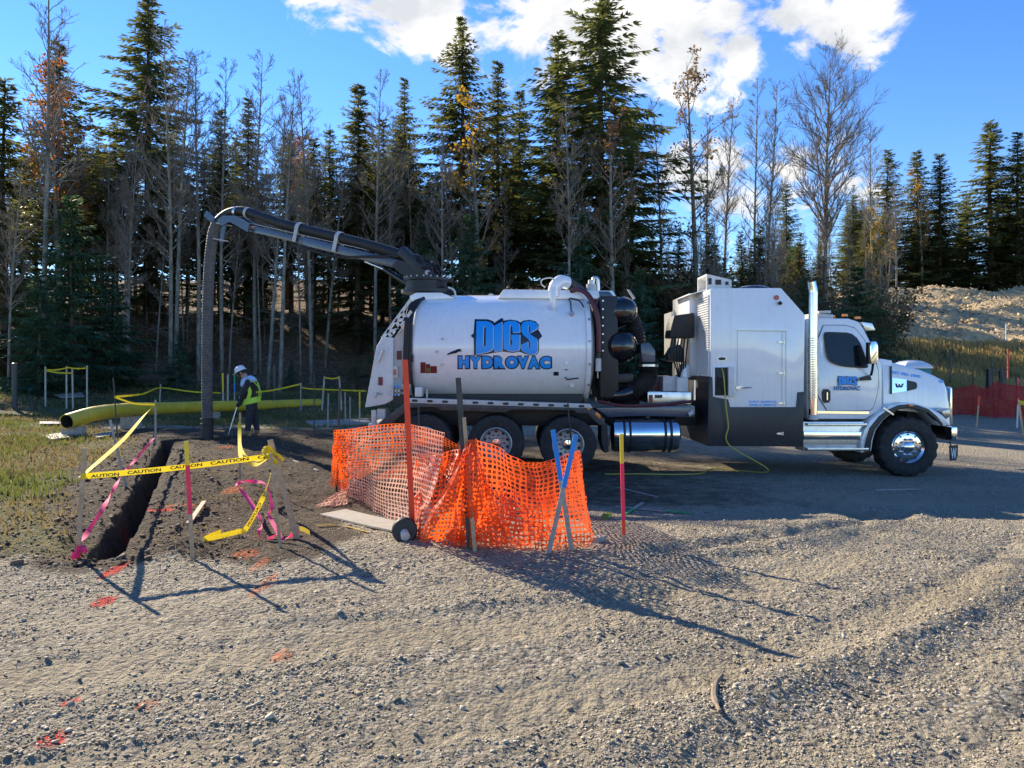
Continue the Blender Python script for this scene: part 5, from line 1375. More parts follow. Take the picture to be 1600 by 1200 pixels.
ol = rnd([(1278, 508), (1335, 508), (1352, 530), (1372, 572), (1372, 610), (1364, 637), (1358, 642), (1276, 642)], 1)
for a, b in zip(ol, ol[1:] + ol[:1]): mb.tube([cabpt(*a, .004), cabpt(*b, .004)], .009, 5)
M(mb, 'door_gap', 'black_plastic', cab)
hp_ = rnd([(1283, 608), (1297, 608), (1297, 629), (1284, 630)], 1); cabplate(hp_, 'handle_recess', 'black_plastic', .012, .018, door, 0)
M(MB().tube([cabpt(1291, 613, .03), cabpt(1291, 625, .03)], .016, 8), 'door_handle', 'chrome', door)
mb = MB(); flat_to(mb, fill_poly([[(1305.5 + (x - 705 - 24) * .298, 587 + (y - 485 - 12) * .27) for x, y in crop(BACK)]]), lambda a, b: cabpt(a, b, .0145)); M(mb, 'lettering', 'decal_navy', door, smooth=0)
for L in (D_, I_, G_, S_):
    mb = MB(); flat_to(mb, fill_poly([[(1305.5 + (x - 705 - 24) * .298, 587 + (y - 485 - 12) * .27) for x, y in crop(s)] for s in L]), lambda a, b: cabpt(a, b, .018)); M(mb, 'letter', 'decal_blue', door, smooth=0)
mb = MB(); flat_to(mb, fit(text_poly('HYDROVAC', .05), 1302.5, 610, 1343.5, 603.5), lambda a, b: cabpt(a, b, .0145)); M(mb, 'lettering', 'decal_navy', door, smooth=0)
mb = MB(); flat_to(mb, fit(text_poly('HYDROVAC', .0), 1303.2, 609.4, 1342.8, 604.1), lambda a, b: cabpt(a, b, .018)); M(mb, 'lettering', 'decal_blue', door, smooth=0)
M(slab(MB(), [(1268, 642), (1358, 643), (1358, 647), (1268, 646)], .10, .14), 'sill_trim', 'chrome', cab)
# windscreen
sl0, sl1 = T(1350.5, 511, 1.27), T(1371, 557, 1.27)
nrm = (sl1 - sl0).cross(Vector((0, 1, 0))).normalized()
if nrm.x < 0: nrm = -nrm
mb = MB(); yy0, yy1 = Y0 + .32, Y0 + 2.22
a = Vector((T(1350.5, 511, cabw0).x, 0, T(1350.5, 511, cabw0).z)); b = Vector((T(1371, 557, cabw0).x, 0, T(1371, 557, cabw0).z))
mb.prism([Vector((a.x, yy0, a.z)) + nrm * .006, Vector((a.x, yy1, a.z)) + nrm * .006, Vector((b.x, yy1 + .06, b.z)) + nrm * .006, Vector((b.x, yy0 - .06, b.z)) + nrm * .006], nrm * .015)
M(mb, 'windscreen', 'glass_dark', cab)
M(slab(MB(), [(1346, 503), (1363, 505), (1368, 516), (1352, 516)], .35, 2.2), 'sun_visor', 'aluminium', cab, bevel=.01)
M(slab(MB(), [(1267, 490), (1302, 491), (1302, 499), (1267, 498)], .6, 1.0), 'roof_lamp_bar', 'rail_light', cab, bevel=.01)
M(slab(MB(), [(1279, 486), (1299, 485), (1299, 489.5), (1279, 490)], .65, .9), 'roof_beacon', 'rail_light', cab, bevel=.02)
for (a, b) in ((1300, 495), (1320, 493), (1340, 497)):
    p = T(a, b, 1.1); M(MB().box(p - Vector((.05, .03, .02)), p + Vector((.05, .03, .03))), 'marker_lamp', 'amber_lens', cab)
# mirror
mir = M(slab(MB(), rnd([(1359, 534), (1372, 533), (1372.5, 568), (1360, 569)], 1), -.18, -.06), 'mirror', 'chrome', cab, bevel=.015)
M(slab(MB(), [(1357, 535), (1361, 535), (1361, 569), (1357, 568)], -.17, -.07), 'mirror_back', 'black_plastic', mir)
mb = MB(); mb.tube(smooth_path([T(1364, 569, -.12), T(1363, 578, -.02), T(1361, 586, .06)]), .022, 8); mb.prism(pxpoly([(1346, 590), (1360, 586), (1362, 594), (1346, 595)], .05), (0, .07, 0)); M(mb, 'mirror_arm', 'black_plastic', cab)
# exhaust stack
sx_, sd_ = TX(1270.5, .0), .02
spx = T(1270.5, 560, .02)
st = M(MB().tube(smooth_path([T(1270.5, 648, .04), T(1270.5, 560, .04), T(1270.5, 470, .04), T(1270.5, 455, .04), T(1268, 441, .04)]), .078, 20, False), 'exhaust_stack', 'chrome')
M(MB().tube([T(1268.2, 442, .04), T(1267.6, 438.5, .04)], .066, 16), 'stack_mouth', 'black_plastic', st)
mb = MB()
for k in range(26):
    zc = TZ(621 - k * 3.7, .04); mb.lathe([(.080, -.010), (.092, -.008), (.092, .008), (.080, .010)], (spx.x, spx.y, zc), (0, 0, 1), 16)
M(mb, 'heat_shield', 'aluminium', st)
M(MB().lathe([(.09, -.09), (.085, -.02), (.08, 0)], T(1270.5, 648, .04), (0, 0, 1), 16), 'stack_base', 'rail_light', st)
M(slab(MB(), [(1258, 505), (1266, 505), (1266, 655), (1258, 655)], .25, 2.3), 'cab_back', 'navy_panel', cab)
# steps under the door
M(slab(MB(), [(1255, 659), (1350, 659), (1350, 704), (1255, 705)], .10, .5), 'step_box', 'aluminium', bevel=.01)
for (y0s, x0s, x1s) in ((661.5, 1262, 1355), (700, 1262, 1358)): M(slab(MB(), [(x0s, y0s), (x1s, y0s), (x1s, y0s + 4), (x0s, y0s + 4)], -.03, .095), 'step', 'aluminium', bevel=.006)
M(slab(MB(), [(1256, 674), (1350, 675), (1350, 687), (1256, 687)], .06, .097), 'step_panel', 'chrome', bevel=.006)
M(slab(MB(), [(1270, 646), (1350, 646), (1350, 660), (1270, 660)], .35, .9), 'sill_gear', 'chassis_dark')
# ---- hood: lofted sections
stn = [(1376, 564, 640, .92, .96), (1392, 566, 640, .93, .98), (1415, 571, 642, .92, .97), (1440, 578, 645, .90, .95), (1462, 586.5, 652, .87, .92), (1476, 593, 660, .83, .88), (1483, 602, 664, .78, .84), (1486, 616, 665, .76, .82)]
DH = .42
mb = MB(); rings = []
for (px, tr_, br_, wt, wb) in stn:
    x = TX(px, DH); zt_, zb_ = TZ(tr_, DH), TZ(br_, DH); ring = []
    half = [(wb, zb_), (wb - .005, zb_ + (zt_ - zb_) * .5), (wt, zt_ - .10), (wt - .03, zt_ - .035), (wt - .10, zt_), (wt - .30, zt_ + .015), (.25, zt_ + .05), (.0, zt_ + .055)]
    for (w_, z_) in half: ring.append((x, YC - w_, z_))
    for (w_, z_) in half[-2::-1]: ring.append((x, YC + w_, z_))
    rings.append(ring)
mb.rings(rings, True, True)
hood = M(mb, 'hood', 'white_paint', smooth=45)
def hoodpt(a, b, e=.004):
    k = 0
    while k < len(stn) - 2 and stn[k + 1][0] < a: k += 1
    t = (a - stn[k][0]) / (stn[k + 1][0] - stn[k][0]); w_ = stn[k][4] + (stn[k + 1][4] - stn[k][4]) * t
    zt_ = TZ(stn[k][1] + (stn[k + 1][1] - stn[k][1]) * t, DH); zb_ = TZ(stn[k][2] + (stn[k + 1][2] - stn[k][2]) * t, DH)
    wt_ = stn[k][3] + (stn[k + 1][3] - stn[k][3]) * t
    d = CYL - w_; z_ = TZ(b, d); zm = zb_ + (zt_ - zb_) * .5
    if z_ > zm: w_ = w_ - .005 + (wt_ - w_ + .005) * min(1, (z_ - zm) / max(.01, zt_ - .10 - zm))
    d = CYL - w_ - e
    return T(a, b, d)
def hoodplate(pts, name, mat, e0=.003, e1=.012):
    mb = MB(); k = len(pts); a = mb.addv([hoodpt(x, y, e0) for x, y in pts]); b = mb.addv([hoodpt(x, y, e1) for x, y in pts])
    mb.face([b + i for i in range(k)][::-1])
    for i in range(k): mb.face([a + i, a + (i + 1) % k, b + (i + 1) % k, b + i])
    return M(mb, name, mat, hood)
hoodplate([(1390.5, 572), (1393.5, 572), (1394, 616), (1390.5, 615)], 'hood_gap', 'black_plastic', .003, .014)
hoodplate([(1394, 590), (1416.5, 593), (1416.5, 611), (1394, 614.5)], 'chrome_vent', 'chrome', .005, .022)
hoodplate([(1417.5, 594), (1431, 597), (1433, 600), (1433, 605), (1431, 608), (1417.5, 611)], 'side_intake', 'black_plastic', .005, .016)
WL = [(0, 0), (2.2, .4), (3.6, 6), (4.6, 6), (5.2, 1.4), (6.6, 1.4), (7.4, 6), (8.4, 6), (9.8, .4), (12, 0), (9.6, 9), (6.9, 9), (6, 5.5), (5.1, 9), (2.4, 9)]
mb = MB(); flat_to(mb, fill_poly([[(1399 + x * 1.12, 599 + y * .72) for x, y in WL]]), lambda a, b: hoodpt(a, b, .026)); M(mb, 'emblem', 'tape_print', hood, smooth=0)
for tx, x0, y0, x1, y1, sh in (('587-985-3880', 1393.5, 579, 1438, 584, .155), ('109', 1467.5, 593, 1475, 598.5, .05)):
    mb = MB(); flat_to(mb, fit(text_poly(tx, .03), x0, y1, x1, y0), lambda a, b: hoodpt(a, b + (a - x0) * sh, .006)); M(mb, 'lettering', 'decal_blue', hood, smooth=0)
M(slab(MB(), [(1484.5, 604), (1488, 606), (1488.5, 664), (1485, 664)], .55, 2.0), 'grille', 'chrome', hood, bevel=.02)
M(slab(MB(), [(1374, 560), (1394, 563), (1394, 640), (1374, 648)], .36, 2.2), 'cowl', 'white_paint', hood, bevel=.02)
# front fenders
def fender(d0, d1, name):
    cx_, cz_ = 1421, 697
    outer = [(1345, 708), (1346, 690), (1350, 672), (1360, 657), (1374, 645), (1390, 634), (1410, 629.5), (1432, 630), (1452, 637), (1468, 645), (1478, 652), (1484, 662), (1477, 666)]
    inner = [(1468, 665.5), (1462, 656), (1450, 646), (1434, 640), (1420, 638), (1406, 640), (1393, 646), (1380, 657), (1369, 672), (1364, 688), (1362, 705)]
    mb = MB(); mb.prism([T(a, b, d0) for a, b in outer + inner], (0, d1 - d0, 0)); return M(mb, name, 'white_paint', bevel=.03)
fn = fender(.02, .62, 'front_fender'); fender(1.95, 2.5, 'front_fender')
mb = MB()
ft_in = [(1472, 666), (1462, 655.5), (1450, 645.5), (1434, 639.5), (1420, 637.5), (1406, 639.5), (1392, 645.5), (1379, 656.5), (1367.5, 671.5), (1362, 688), (1360, 705)]
ft_out = [(1474, 663), (1464, 650), (1451, 639), (1434, 633), (1420, 631.5), (1404, 633), (1389, 639.5), (1374, 650.5), (1359, 669), (1353, 688), (1350, 706)]
mb.prism([T(a, b, .0) for a, b in ft_out + ft_in[::-1]], (0, .10, 0)); M(mb, 'fender_flare', 'navy_panel', fn, bevel=.008)
mb = MB(); mb.beam(T(1380, 637, -.012), T(1396, 648, -.012), .02, .03); M(mb, 'fender_trim', 'aluminium', fn)
p = T(1423.5, 633.5, -.015); M(MB().box(p - Vector((.045, .012, .02)), p + Vector((.045, .02, .02))), 'marker_lamp', 'amber_lens', fn, bevel=.006)
M(slab(MB(), [(1471, 643), (1484, 638), (1485, 650), (1479, 655)], .0, .35), 'headlight', 'headlamp', fn, bevel=.008)
M(MB().box((TX(1478, .3), Y0 + .12, TZ(688, .3)), (TX(1487, .3), Y0 + 2.42, TZ(666, .3))), 'front_bumper', 'chrome', bevel=.02)
M(MB().box((TX(1440), Y0 + .5, TZ(690, .8)), (TX(1478), Y0 + 2.0, TZ(640, .8))), 'front_frame', 'chassis_dark')
mf = M(slab(MB(), [(1484, 697), (1497, 695), (1496.5, 711), (1494, 719), (1485, 720)], .10, .125), 'tow_tag', 'navy_panel')
mb = MB(); flat_to(mb, fit(text_poly('W', .02), 1486, 717, 1494.5, 700), lambda a, b: T(a, b, .092)); M(mb, 'emblem', 'decal_white', mf, smooth=0)
M(MB().tube([T(1484, 690, .12), T(1486, 698, .11)], .015, 6), 'tag_hanger', 'chassis_dark')
# ================================================================ SITE THINGS
def stick(name, label, cat, top, base, w, t, bands, group=None, dy=0., sink=.12, round_=False, cap=True, Y=None):
    """a lath or rod from a base on the ground to a top seen at a pixel; bands: (material, upto fraction from top)"""
    b = G(*base) if Y is None else Vector(((base[0] - CX) / F * Y, Y, gh((base[0] - CX) / F * Y, Y)))
    if Y is None: Yb = b.y
    else: Yb = Y
    tp = W(top[0], top[1], Yb + dy)
    d = (tp - b).normalized(); o = b - d * sink
    mb = MB(); mats = []
    prev = 0.
    L = (tp - o).length
    for m, f in bands:
        mb.cur = len(mats); mats.append(m)
        a_, c_ = tp - d * (L * prev), tp - d * (L * f)
        if round_: mb.tube([c_, a_], w / 2, 7)
        else: mb.beam(c_, a_, w, t, (0, 1, 0))
        prev = f
    o_ = mb.build(name, mats, None, 30, origin=(b.x, b.y, b.z), bevel=0)
    return tag(o_, label, cat, group), b, tp
WD, OR, PK, YE, BL = 'wood_lath', 'paint_orange', 'paint_pink', 'paint_yellow', 'paint_blue'
sl = 'survey_stake'
S1 = stick(sl, 'bare wooden stake with orange foot at the near end of the trench', 'stake', (132, 700), (122, 877), .036, .012, [(WD, .80), (OR, 1)])
S2 = stick(sl, 'wooden stake painted yellow and pink right of the trench', 'stake', (291, 690), (301, 873), .034, .012, [(YE, .18), (PK, .55), (WD, 1)])
S3 = stick(sl, 'broad leaning stake tied with caution tape', 'stake', (422, 687), (464, 842), .05, .02, [(WD, 1)])
S4 = stick(sl, 'thin stake leaning beside the broad taped stake', 'stake', (423, 708), (438, 855), .026, .012, [(WD, 1)])
S5 = stick(sl, 'thin stake with bundled yellow tape before the worker', 'stake', (375, 645), (375, 748), .03, .012, [(WD, 1)])
S6 = stick(sl, 'thin stake leaning left of the trench behind the tape', 'stake', (172, 656), (197, 762), .032, .012, [('wood_grey', 1)])
S7 = stick('rebar_pin', 'dark steel rod standing before the yellow pipe', 'rod', (177, 590), (184, 692), .03, .03, [('steel_post', 1)], round_=True)
S8 = stick(sl, 'grey stake at the trench corner where the tape turns', 'stake', (243, 625), (243, 695), .04, .015, [('wood_grey', 1)])
S9 = stick(sl, 'grey stake behind the yellow pipe left of the hose', 'stake', (251, 600), (249, 640), .05, .02, [('wood_grey', 1)])
for px0, t0, px1, b0, lb in ((71, 573, 71, 617, 'leftmost white stake of the square of four by the wood'), (104, 572, 104, 610, 'rear white stake of the square of four by the wood'),
                            (113, 576, 114, 619, 'front white stake of the square of four by the wood'), (136, 571, 136, 614, 'rightmost white stake of the square of four by the wood'),
                            (348, 583, 349, 613, 'yellow-topped stake left of the worker'), (356, 585, 356, 616, 'pale stake just left of the worker\'s helmet'),
                            (470, 598, 470, 645, 'grey stake right of the worker before the pipe'), (507, 588, 503, 624, 'left pale stake of the taped pair behind the pipe end'),
                            (530, 588, 534, 624, 'right pale stake of the taped pair behind the pipe end'), (513, 615, 512, 668, 'grey stake on a wooden foot right of the pipe end'),
                            (539, 613, 540, 662, 'short grey stake left of the truck\'s rear bumper'), (547, 620, 547, 660, 'shortest grey stake by the truck\'s rear bumper'),
                            (562, 612, 562, 662, 'yellowish stake nearest the truck\'s rear bumper')):
    stick(sl, lb, 'stake', (px0, t0), (px1, b0), .055 if b0 < 630 else .04, .025, [('paint_yellow' if 'yellow' in lb else ('wood_grey' if 'grey' in lb else 'stake_pale'), .45 if 'yellow' in lb else .5), ('wood_grey' if 'grey' in lb else 'stake_pale', 1)], Y=(27.5 if b0 < 630 else None))
stick(sl, 'stake with green and blue top beside the worker', 'stake', (366.5, 582), (366.5, 614), .045, .02, [('paint_green', .25), (BL, .5), ('wood_grey', 1)], Y=27.5)
stick('rebar_pin', 'dark thin rod behind the right end of the pipe', 'rod', (491, 585), (491, 676), .03, .03, [('steel_post', 1)], round_=True)
stick('rebar_pin', 'black rod at the rear left corner of the orange fence', 'rod', (531, 605), (526, 720), .035, .035, [('steel_post', 1)], round_=True, Y=11.0)
SR = stick('fence_stake', 'tall red painted stake at the front of the orange fence', 'stake', (633, 562), (645, 838), .05, .03, [(OR, 1)])
SB = stick('steel_fence_post', 'tall dark steel post holding the orange fence', 'post', (716, 590), (734, 858), .045, .045, [('steel_post', 1)])
SW = stick(sl, 'wooden stake bound to the dark steel fence post', 'stake', (725, 652), (742, 860), .032, .014, [(WD, 1)])
SX1 = stick(sl, 'blue-topped stake leaning left, upper half of the crossed pair', 'stake', (864, 672), (893, 859), .042, .014, [(BL, .38), ('wood_grey', 1)])
SX2 = stick(sl, 'blue-topped stake leaning right, crossing its twin by the fence', 'stake', (900, 679), (857, 863), .042, .014, [(BL, .40), ('wood_grey', 1)], dy=-.05)
SK = stick('rebar_pin', 'black rod with pale band before the third rear wheel', 'rod', (887, 628), (897, 742), .032, .032, [('steel_post', .25), ('black_plastic', 1)], round_=True)
SE = stick('rebar_pin', 'short dark rod behind the pale fence panel', 'rod', (654, 634), (657, 742), .034, .034, [('steel_post', 1)], round_=True)
SP = stick(sl, 'pink stake with yellow top standing alone right of the fence', 'stake', (971, 678), (975, 846), .034, .014, [(YE, .24), (PK, .70), (OR, .82), ('wood_lath', 1)])
stick(sl, 'orange-topped stake before the red mesh fence', 'stake', (1530, 619), (1526, 666), .05, .02, [(OR, .28), ('wood_lath', 1)])
stick(sl, 'upright pale stake at the right edge', 'stake', (1591, 621), (1589, 667), .05, .02, [(OR, .2), ('white_dull', 1)])
stick(sl, 'leaning pale stake at the right edge', 'stake', (1592, 625), (1599, 680), .045, .02, [('wood_lath', 1)])

# ---- ribbons
def ribbon(name, mat, pts, w, label, cat, twist=None, n=10, parent=None, seed=0, print_=None):
    P = smooth_path(pts, n); rd = random.Random(seed); mb = MB(); L = []; m = len(P)
    acc = 0.
    for i, p in enumerate(P):
        t = (P[min(i + 1, m - 1)] - P[max(i - 1, 0)]).normalized()
        up = Vector((0, 0, 1)); s_ = up - t * up.dot(t)
        if s_.length < .15: s_ = Vector((1, 0, 0)) - t * t.x
        s_.normalize()
        if twist: s_.rotate(Matrix.Rotation(twist(i / (m - 1)), 3, t))
        L.append((p - s_ * w / 2, p + s_ * w / 2))
    k = mb.addv([q for ab in L for q in ab])
    for i in range(m - 1): mb.face([k + 2 * i, k + 2 * i + 1, k + 2 * i + 3, k + 2 * i + 2])
    o = mb.build(name, mat, parent, 60)
    if label: tag(o, label, cat)
    return o, L
def lean_pt(S, f, e=.02):        # point on a stake at fraction f from the top, slightly toward the camera
    return S[2].lerp(S[1], f) + Vector((0, -e, 0))
a, b = lean_pt(S1, .255), lean_pt(S3, .16)
pts = [a, a.lerp(b, .3) + Vector((0, 0, -.012)), a.lerp(b, .6) + Vector((0, 0, -.012)), b]
tape, LL = ribbon('caution_tape', 'tape_yellow', pts, .049, 'yellow CAUTION tape stretched across the trench between two stakes', 'tape', n=24)
d = (b - a); Ln = d.length; dn = d.normalized(); upv = Vector((0, 0, 1)) - dn * dn.z; upv.normalize()
def tape_text(txt, s0, s1, base_off, hgt):
    def fn(u, v):
        f = u; i = min(len(LL) - 2, int(f * (len(LL) - 1))); fr = f * (len(LL) - 1) - i
        lo = LL[i][0].lerp(LL[i + 1][0], fr); hi = LL[i][1].lerp(LL[i + 1][1], fr)
        return lo.lerp(hi, v) + Vector((0, -.004, 0))
    mb = MB(); flat_to(mb, fit(text_poly(txt, .03), s0, base_off, s1, base_off + hgt), fn, (0, [s0 + (s1 - s0) * k / 10 for k in range(1, 10)]))
    mb.build('printed_word', 'tape_print', tape, 0)
for k, (s0, s1, wd) in enumerate(((.05, .20, 'AUTION'), (.245, .435, 'CAUTION'), (.49, .67, 'CAUTION'), (.71, .885, 'CAUTION'), (.925, .985, 'CA'))): tape_text(wd, s0, s1, .08 + .10 * min(2, k), .60)
p8 = lean_pt(S8, .10)
ribbon('caution_tape', 'tape_yellow', [a, a.lerp(p8, .35) + Vector((0, 0, -.05)), a.lerp(p8, .7) + Vector((0, 0, .0)), p8], .055, 'twisted yellow tape running from the trench end stake to the corner stake', 'tape', lambda t: 1.2 + .5 * math.sin(t * 5))
p7 = lean_pt(S7, .30); p9 = lean_pt(S9, .15)
ribbon('caution_tape', 'tape_yellow', [p8, p8.lerp(p7, .5) + Vector((0, 0, -.06)), p7], .04, 'thin yellow tape between the corner stake and the steel rod', 'tape')
ribbon('caution_tape', 'tape_yellow', [p7, p7.lerp(p9, .5) + Vector((0, 0, -.08)), p9, W(300, 612, 25), W(345, 614, 27.3)], .05, 'thin yellow tape behind the pipe passing the hanging hose', 'tape')
p5 = lean_pt(S5, .15); p3 = lean_pt(S3, .13)
for off, lb in ((0, 'upper strand of the sagging tape bundle before the worker'), (.10, 'lower strand of the sagging tape bundle before the worker')):
    ribbon('caution_tape', 'tape_yellow', [p5 + Vector((0, 0, -off)), p5.lerp(p3, .25) + Vector((-.06, 0, -.30 - off)), p5.lerp(p3, .6) + Vector((0, 0, -.26 - off * .6)), p3], .05, lb, 'tape', lambda t: .8 + 1.2 * math.sin(t * 6))
g1, g2, g3, g4 = G(372, 842), G(318, 852), G(345, 838), G(385, 818)
zz = Vector((0, 0, .02))
hang, LL = ribbon('caution_tape', 'tape_yellow', [lean_pt(S3, .2), W(412, 775, 7.2), W(385, 825, 7.0), g1 + zz * 2, g2 + zz, g3 + zz], .048, 'loose CAUTION tape hanging from the broad stake to the ground', 'tape', lambda t: .25, 16)
for s0, s1, wd in ((.05, .20, 'CAUTION'), (.24, .38, 'CAUTION')):
    mb = MB()
    def fn(u, v):
        i = min(len(LL) - 2, int(u * (len(LL) - 1))); fr = u * (len(LL) - 1) - i
        return LL[i][0].lerp(LL[i + 1][0], fr).lerp(LL[i][1].lerp(LL[i + 1][1], fr), v) + Vector((0, -.006, 0))
    flat_to(mb, fit(text_poly(wd, .03), s0, .2, s1, .75), fn, (0, [s0 + (s1 - s0) * k / 8 for k in range(1, 8)])); mb.build('printed_word', 'tape_print', hang, 0)
mb = MB(); c = lean_pt(S3, .14, .02)
for k in range(7):
    q = c + Vector((random.uniform(-.05, .05), random.uniform(-.03, .0), random.uniform(-.06, .05))); mb.tube(smooth_path([q + Vector((-.05, 0, .02)), q + Vector((0, -.03, .03)), q + Vector((.05, 0, -.03))], 4), .016, 5)
tag(mb.build('tape_knot', 'tape_yellow', None, 60), 'knot of yellow tape around the broad leaning stake', 'tape')
ribbon('caution_tape', 'tape_yellow', [W(572 / 1, 611, 27), W(480, 607, 27), W(470, 600, 27)], .05, 'thin yellow tape from the grey stake toward the truck rear', 'tape')
ribbon('caution_tape', 'tape_yellow', [W(397, 613, 27), W(430, 609, 27), W(470, 600, 27)], .06, 'thin yellow tape right of the worker behind the pipe', 'tape')
for (q1, q2, lb) in (((71, 578), (104, 575), 'upper left tape of the square of four white stakes'), ((104, 574), (136, 575), 'rear tape of the square of four white stakes'), ((71, 579), (113, 583), 'front tape of the square of four white stakes'), ((507, 590), (530, 590), 'tape joining the pale pair behind the pipe end')):
    ribbon('caution_tape', 'tape_yellow', [W(*q1, 27.4), W((q1[0] + q2[0]) / 2, (q1[1] + q2[1]) / 2 + 1.5, 27.4), W(*q2, 27.4)], .05, lb, 'tape')
ribbon('caution_tape', 'tape_yellow', [W(1592, 628, 22.4), W(1605, 631, 22.4), W(1630, 634, 22.6)], .12, 'yellow tape tied to the stake at the right edge', 'tape')
# pink ribbons
k0 = lean_pt(S1, .90)
ribbon('pink_ribbon', 'ribbon_pink', [k0, G(160, 825) + Vector((0, 0, .18)), G(190, 770) + Vector((0, 0, .22)), G(206, 742) + Vector((0, 0, .15)), G(240, 690) + zz], .045, 'pink flagging ribbon running along the trench edge', 'ribbon', lambda t: 3 * math.sin(t * 9))
mb = MB()
for k in range(6):
    q = k0 + Vector((random.uniform(-.02, .05), -.02, random.uniform(-.05, .03))); mb.beam(q, q + Vector((random.uniform(-.03, .07), -.02, random.uniform(-.07, .03))), .02, .035)
tag(mb.build('ribbon_knot', 'ribbon_pink'), 'pink ribbon knot at the foot of the near trench stake', 'ribbon')
gp = [W(370, 757, 7.9), W(383, 752, 7.9), W(415, 757, 7.7), W(425, 790, 7.4), W(421, 805, 7.3), W(434, 832, 7.0)]
ribbon('pink_ribbon', 'ribbon_pink', [G(376, 790) + Vector((0, 0, .30))] + gp, .04, 'pink ribbon looping over the leaning stakes', 'ribbon', lambda t: 2.5 * math.sin(t * 8))
ribbon('pink_ribbon', 'ribbon_pink', [gp[0], W(388, 780, 7.7), W(408, 815, 7.3), W(404, 832, 7.1), W(414, 846, 6.95), W(434, 834, 6.98), W(443, 843, 6.9), W(466, 828, 7.05)], .045, 'pink ribbon tangle lying at the foot of the leaning stakes', 'ribbon', lambda t: 2.5 * math.sin(t * 10))
tg = G(475, 832); ribbon('caution_tape', 'tape_yellow', [G(468, 829) + zz, tg + zz * 1.5, G(484, 836) + zz], .05, 'short end of yellow tape beside the pink ribbon', 'tape')
ribbon('caution_tape', 'tape_yellow', [G(495, 826) + zz, G(530, 824) + zz, G(575, 832) + zz], .05, 'flattened yellow tape on the ground by the plywood sheet', 'tape', lambda t: 1.3)

# ---- orange safety fence
def mesh_fence(mb, fn, nu, nv, hole=.34):
    """open plastic mesh: a grid of cells, each a frame round an oval hole; fn(u,v)->Vector"""
    P = [[fn(i / nu, j / nv) for i in range(nu + 1)] for j in range(nv + 1)]
    idx = [[mb.addv([P[j][i]]) for i in range(nu + 1)] for j in range(nv + 1)]
    for j in range(nv):
        for i in range(nu):
            c = [P[j][i], P[j][i + 1], P[j + 1][i + 1], P[j + 1][i]]
            def bl(a, b): return (c[0] * (1 - a) + c[1] * a) * (1 - b) + (c[3] * (1 - a) + c[2] * a) * b
            h = hole
            hx = [(.5 - h, .5 - h * .55), (.5 - h * .55, .5 - h), (.5 + h * .55, .5 - h), (.5 + h, .5 - h * .55), (.5 + h, .5 + h * .55), (.5 + h * .55, .5 + h), (.5 - h * .55, .5 + h), (.5 - h, .5 + h * .55)]
            k = mb.addv([bl(*q) for q in hx])
            q0, q1, q2, q3 = idx[j][i], idx[j][i + 1], idx[j + 1][i + 1], idx[j + 1][i]
            mb.face([q0, q1, k + 2, k + 1]); mb.face([q1, q2, k + 4, k + 3]); mb.face([q2, q3, k + 6, k + 5]); mb.face([q3, q0, k, k + 7])
            mb.face([q0, k + 1, k]); mb.face([q1, k + 3, k + 2]); mb.face([q2, k + 5, k + 4]); mb.face([q3, k + 7, k + 6])
def surf(top, bot, amp, seed, fx=5., sag=0., bulge=0.):
    tp, bt = smooth_path(top, 12), smooth_path(bot, 12)
    def samp(P, u):
        f = u * (len(P) - 1); i = min(len(P) - 2, int(f)); return P[i].lerp(P[i + 1], f - i)
    def fn(u, v):
        a, b = samp(bt, u), samp(tp, u); p = a.lerp(b, v)
        n = float(fbm(np.array([u * fx]), np.array([v * 1.6 + seed]), seed, 3)[0]) - .5
        n2 = float(fbm(np.array([u * fx * 1.7 + 9]), np.array([v * 3.1 + seed]), seed + 5, 3)[0]) - .5
        w = math.sin(math.pi * min(1, max(0, u))) ** .5
        return p + Vector((amp * .5 * n2, amp * n * w - bulge * math.sin(math.pi * v) * w, amp * .28 * n2 * (1 - v)))
    return fn
fence = thing('safety_fence', 'orange plastic mesh fence sagging around a covered hole before the truck', 'fence', (SB[1].x, SB[1].y, SB[1].z))
gD = G(548, 778); gA = G(600, 822); gB = Vector(SB[1]) + Vector((0, -.05, 0)); gC = G(925, 858)
tD, tA0, tA, tB = W(531, 671, gD.y), W(590, 668, 8.2), W(640, 664, SR[1].y + .15), W(716, 690, SB[1].y + .10)
def fp(name, mat, top, bot, nu, nv, amp, seed, fx=5., bulge=0., hole=.34, label=None):
    mb = MB(); mesh_fence(mb, surf(top, bot, amp, seed, fx, bulge=bulge), nu, nv, hole)
    o = mb.build(name, mat, fence, 0)
    if label: o['label'] = label
    return o
gl = Vector((0, 0, .03))
fp('mesh_panel', 'fence_glare', [tD, tA0, tA, W(690, 676, 7.0)], [gD + gl, G(585, 803) + gl, G(640, 832) + gl, G(668, 846) + gl], 40, 22, .22, 3, 3, -.10, .36, 'mesh panel with pink-white glare put into its colour')
fp('mesh_panel', 'fence_orange', [W(524, 672, 9.6), W(531, 671, gD.y)], [G(514, 762) + gl, gD + gl], 10, 22, .15, 5)
gback = G(860, 790)
fp('mesh_panel', 'fence_orange', [W(524, 672, 9.6), W(650, 664, 10.2), W(760, 714, 10.0), W(885, 724, 9.2)], [G(518, 752) + gl, G(640, 752) + gl, G(760, 760) + gl, gback + gl], 64, 20, .25, 7, 4)
fp('mesh_panel', 'fence_orange', [W(736, 684, SB[1].y - .03), W(775, 698, 6.7), W(828, 724, 6.78), W(870, 713, 6.75), W(903, 703, 6.72)], [gB + gl, G(790, 859) + gl, G(840, 861) + gl, G(890, 859) + gl, gC + gl], 27, 20, .20, 11, 5, .05)
fp('mesh_panel', 'fence_orange', [W(903, 704, 6.70), W(895, 712, 7.9), W(885, 724, 9.2)], [gC + gl, G(915, 825) + gl, gback + gl], 40, 20, .18, 13, 4)
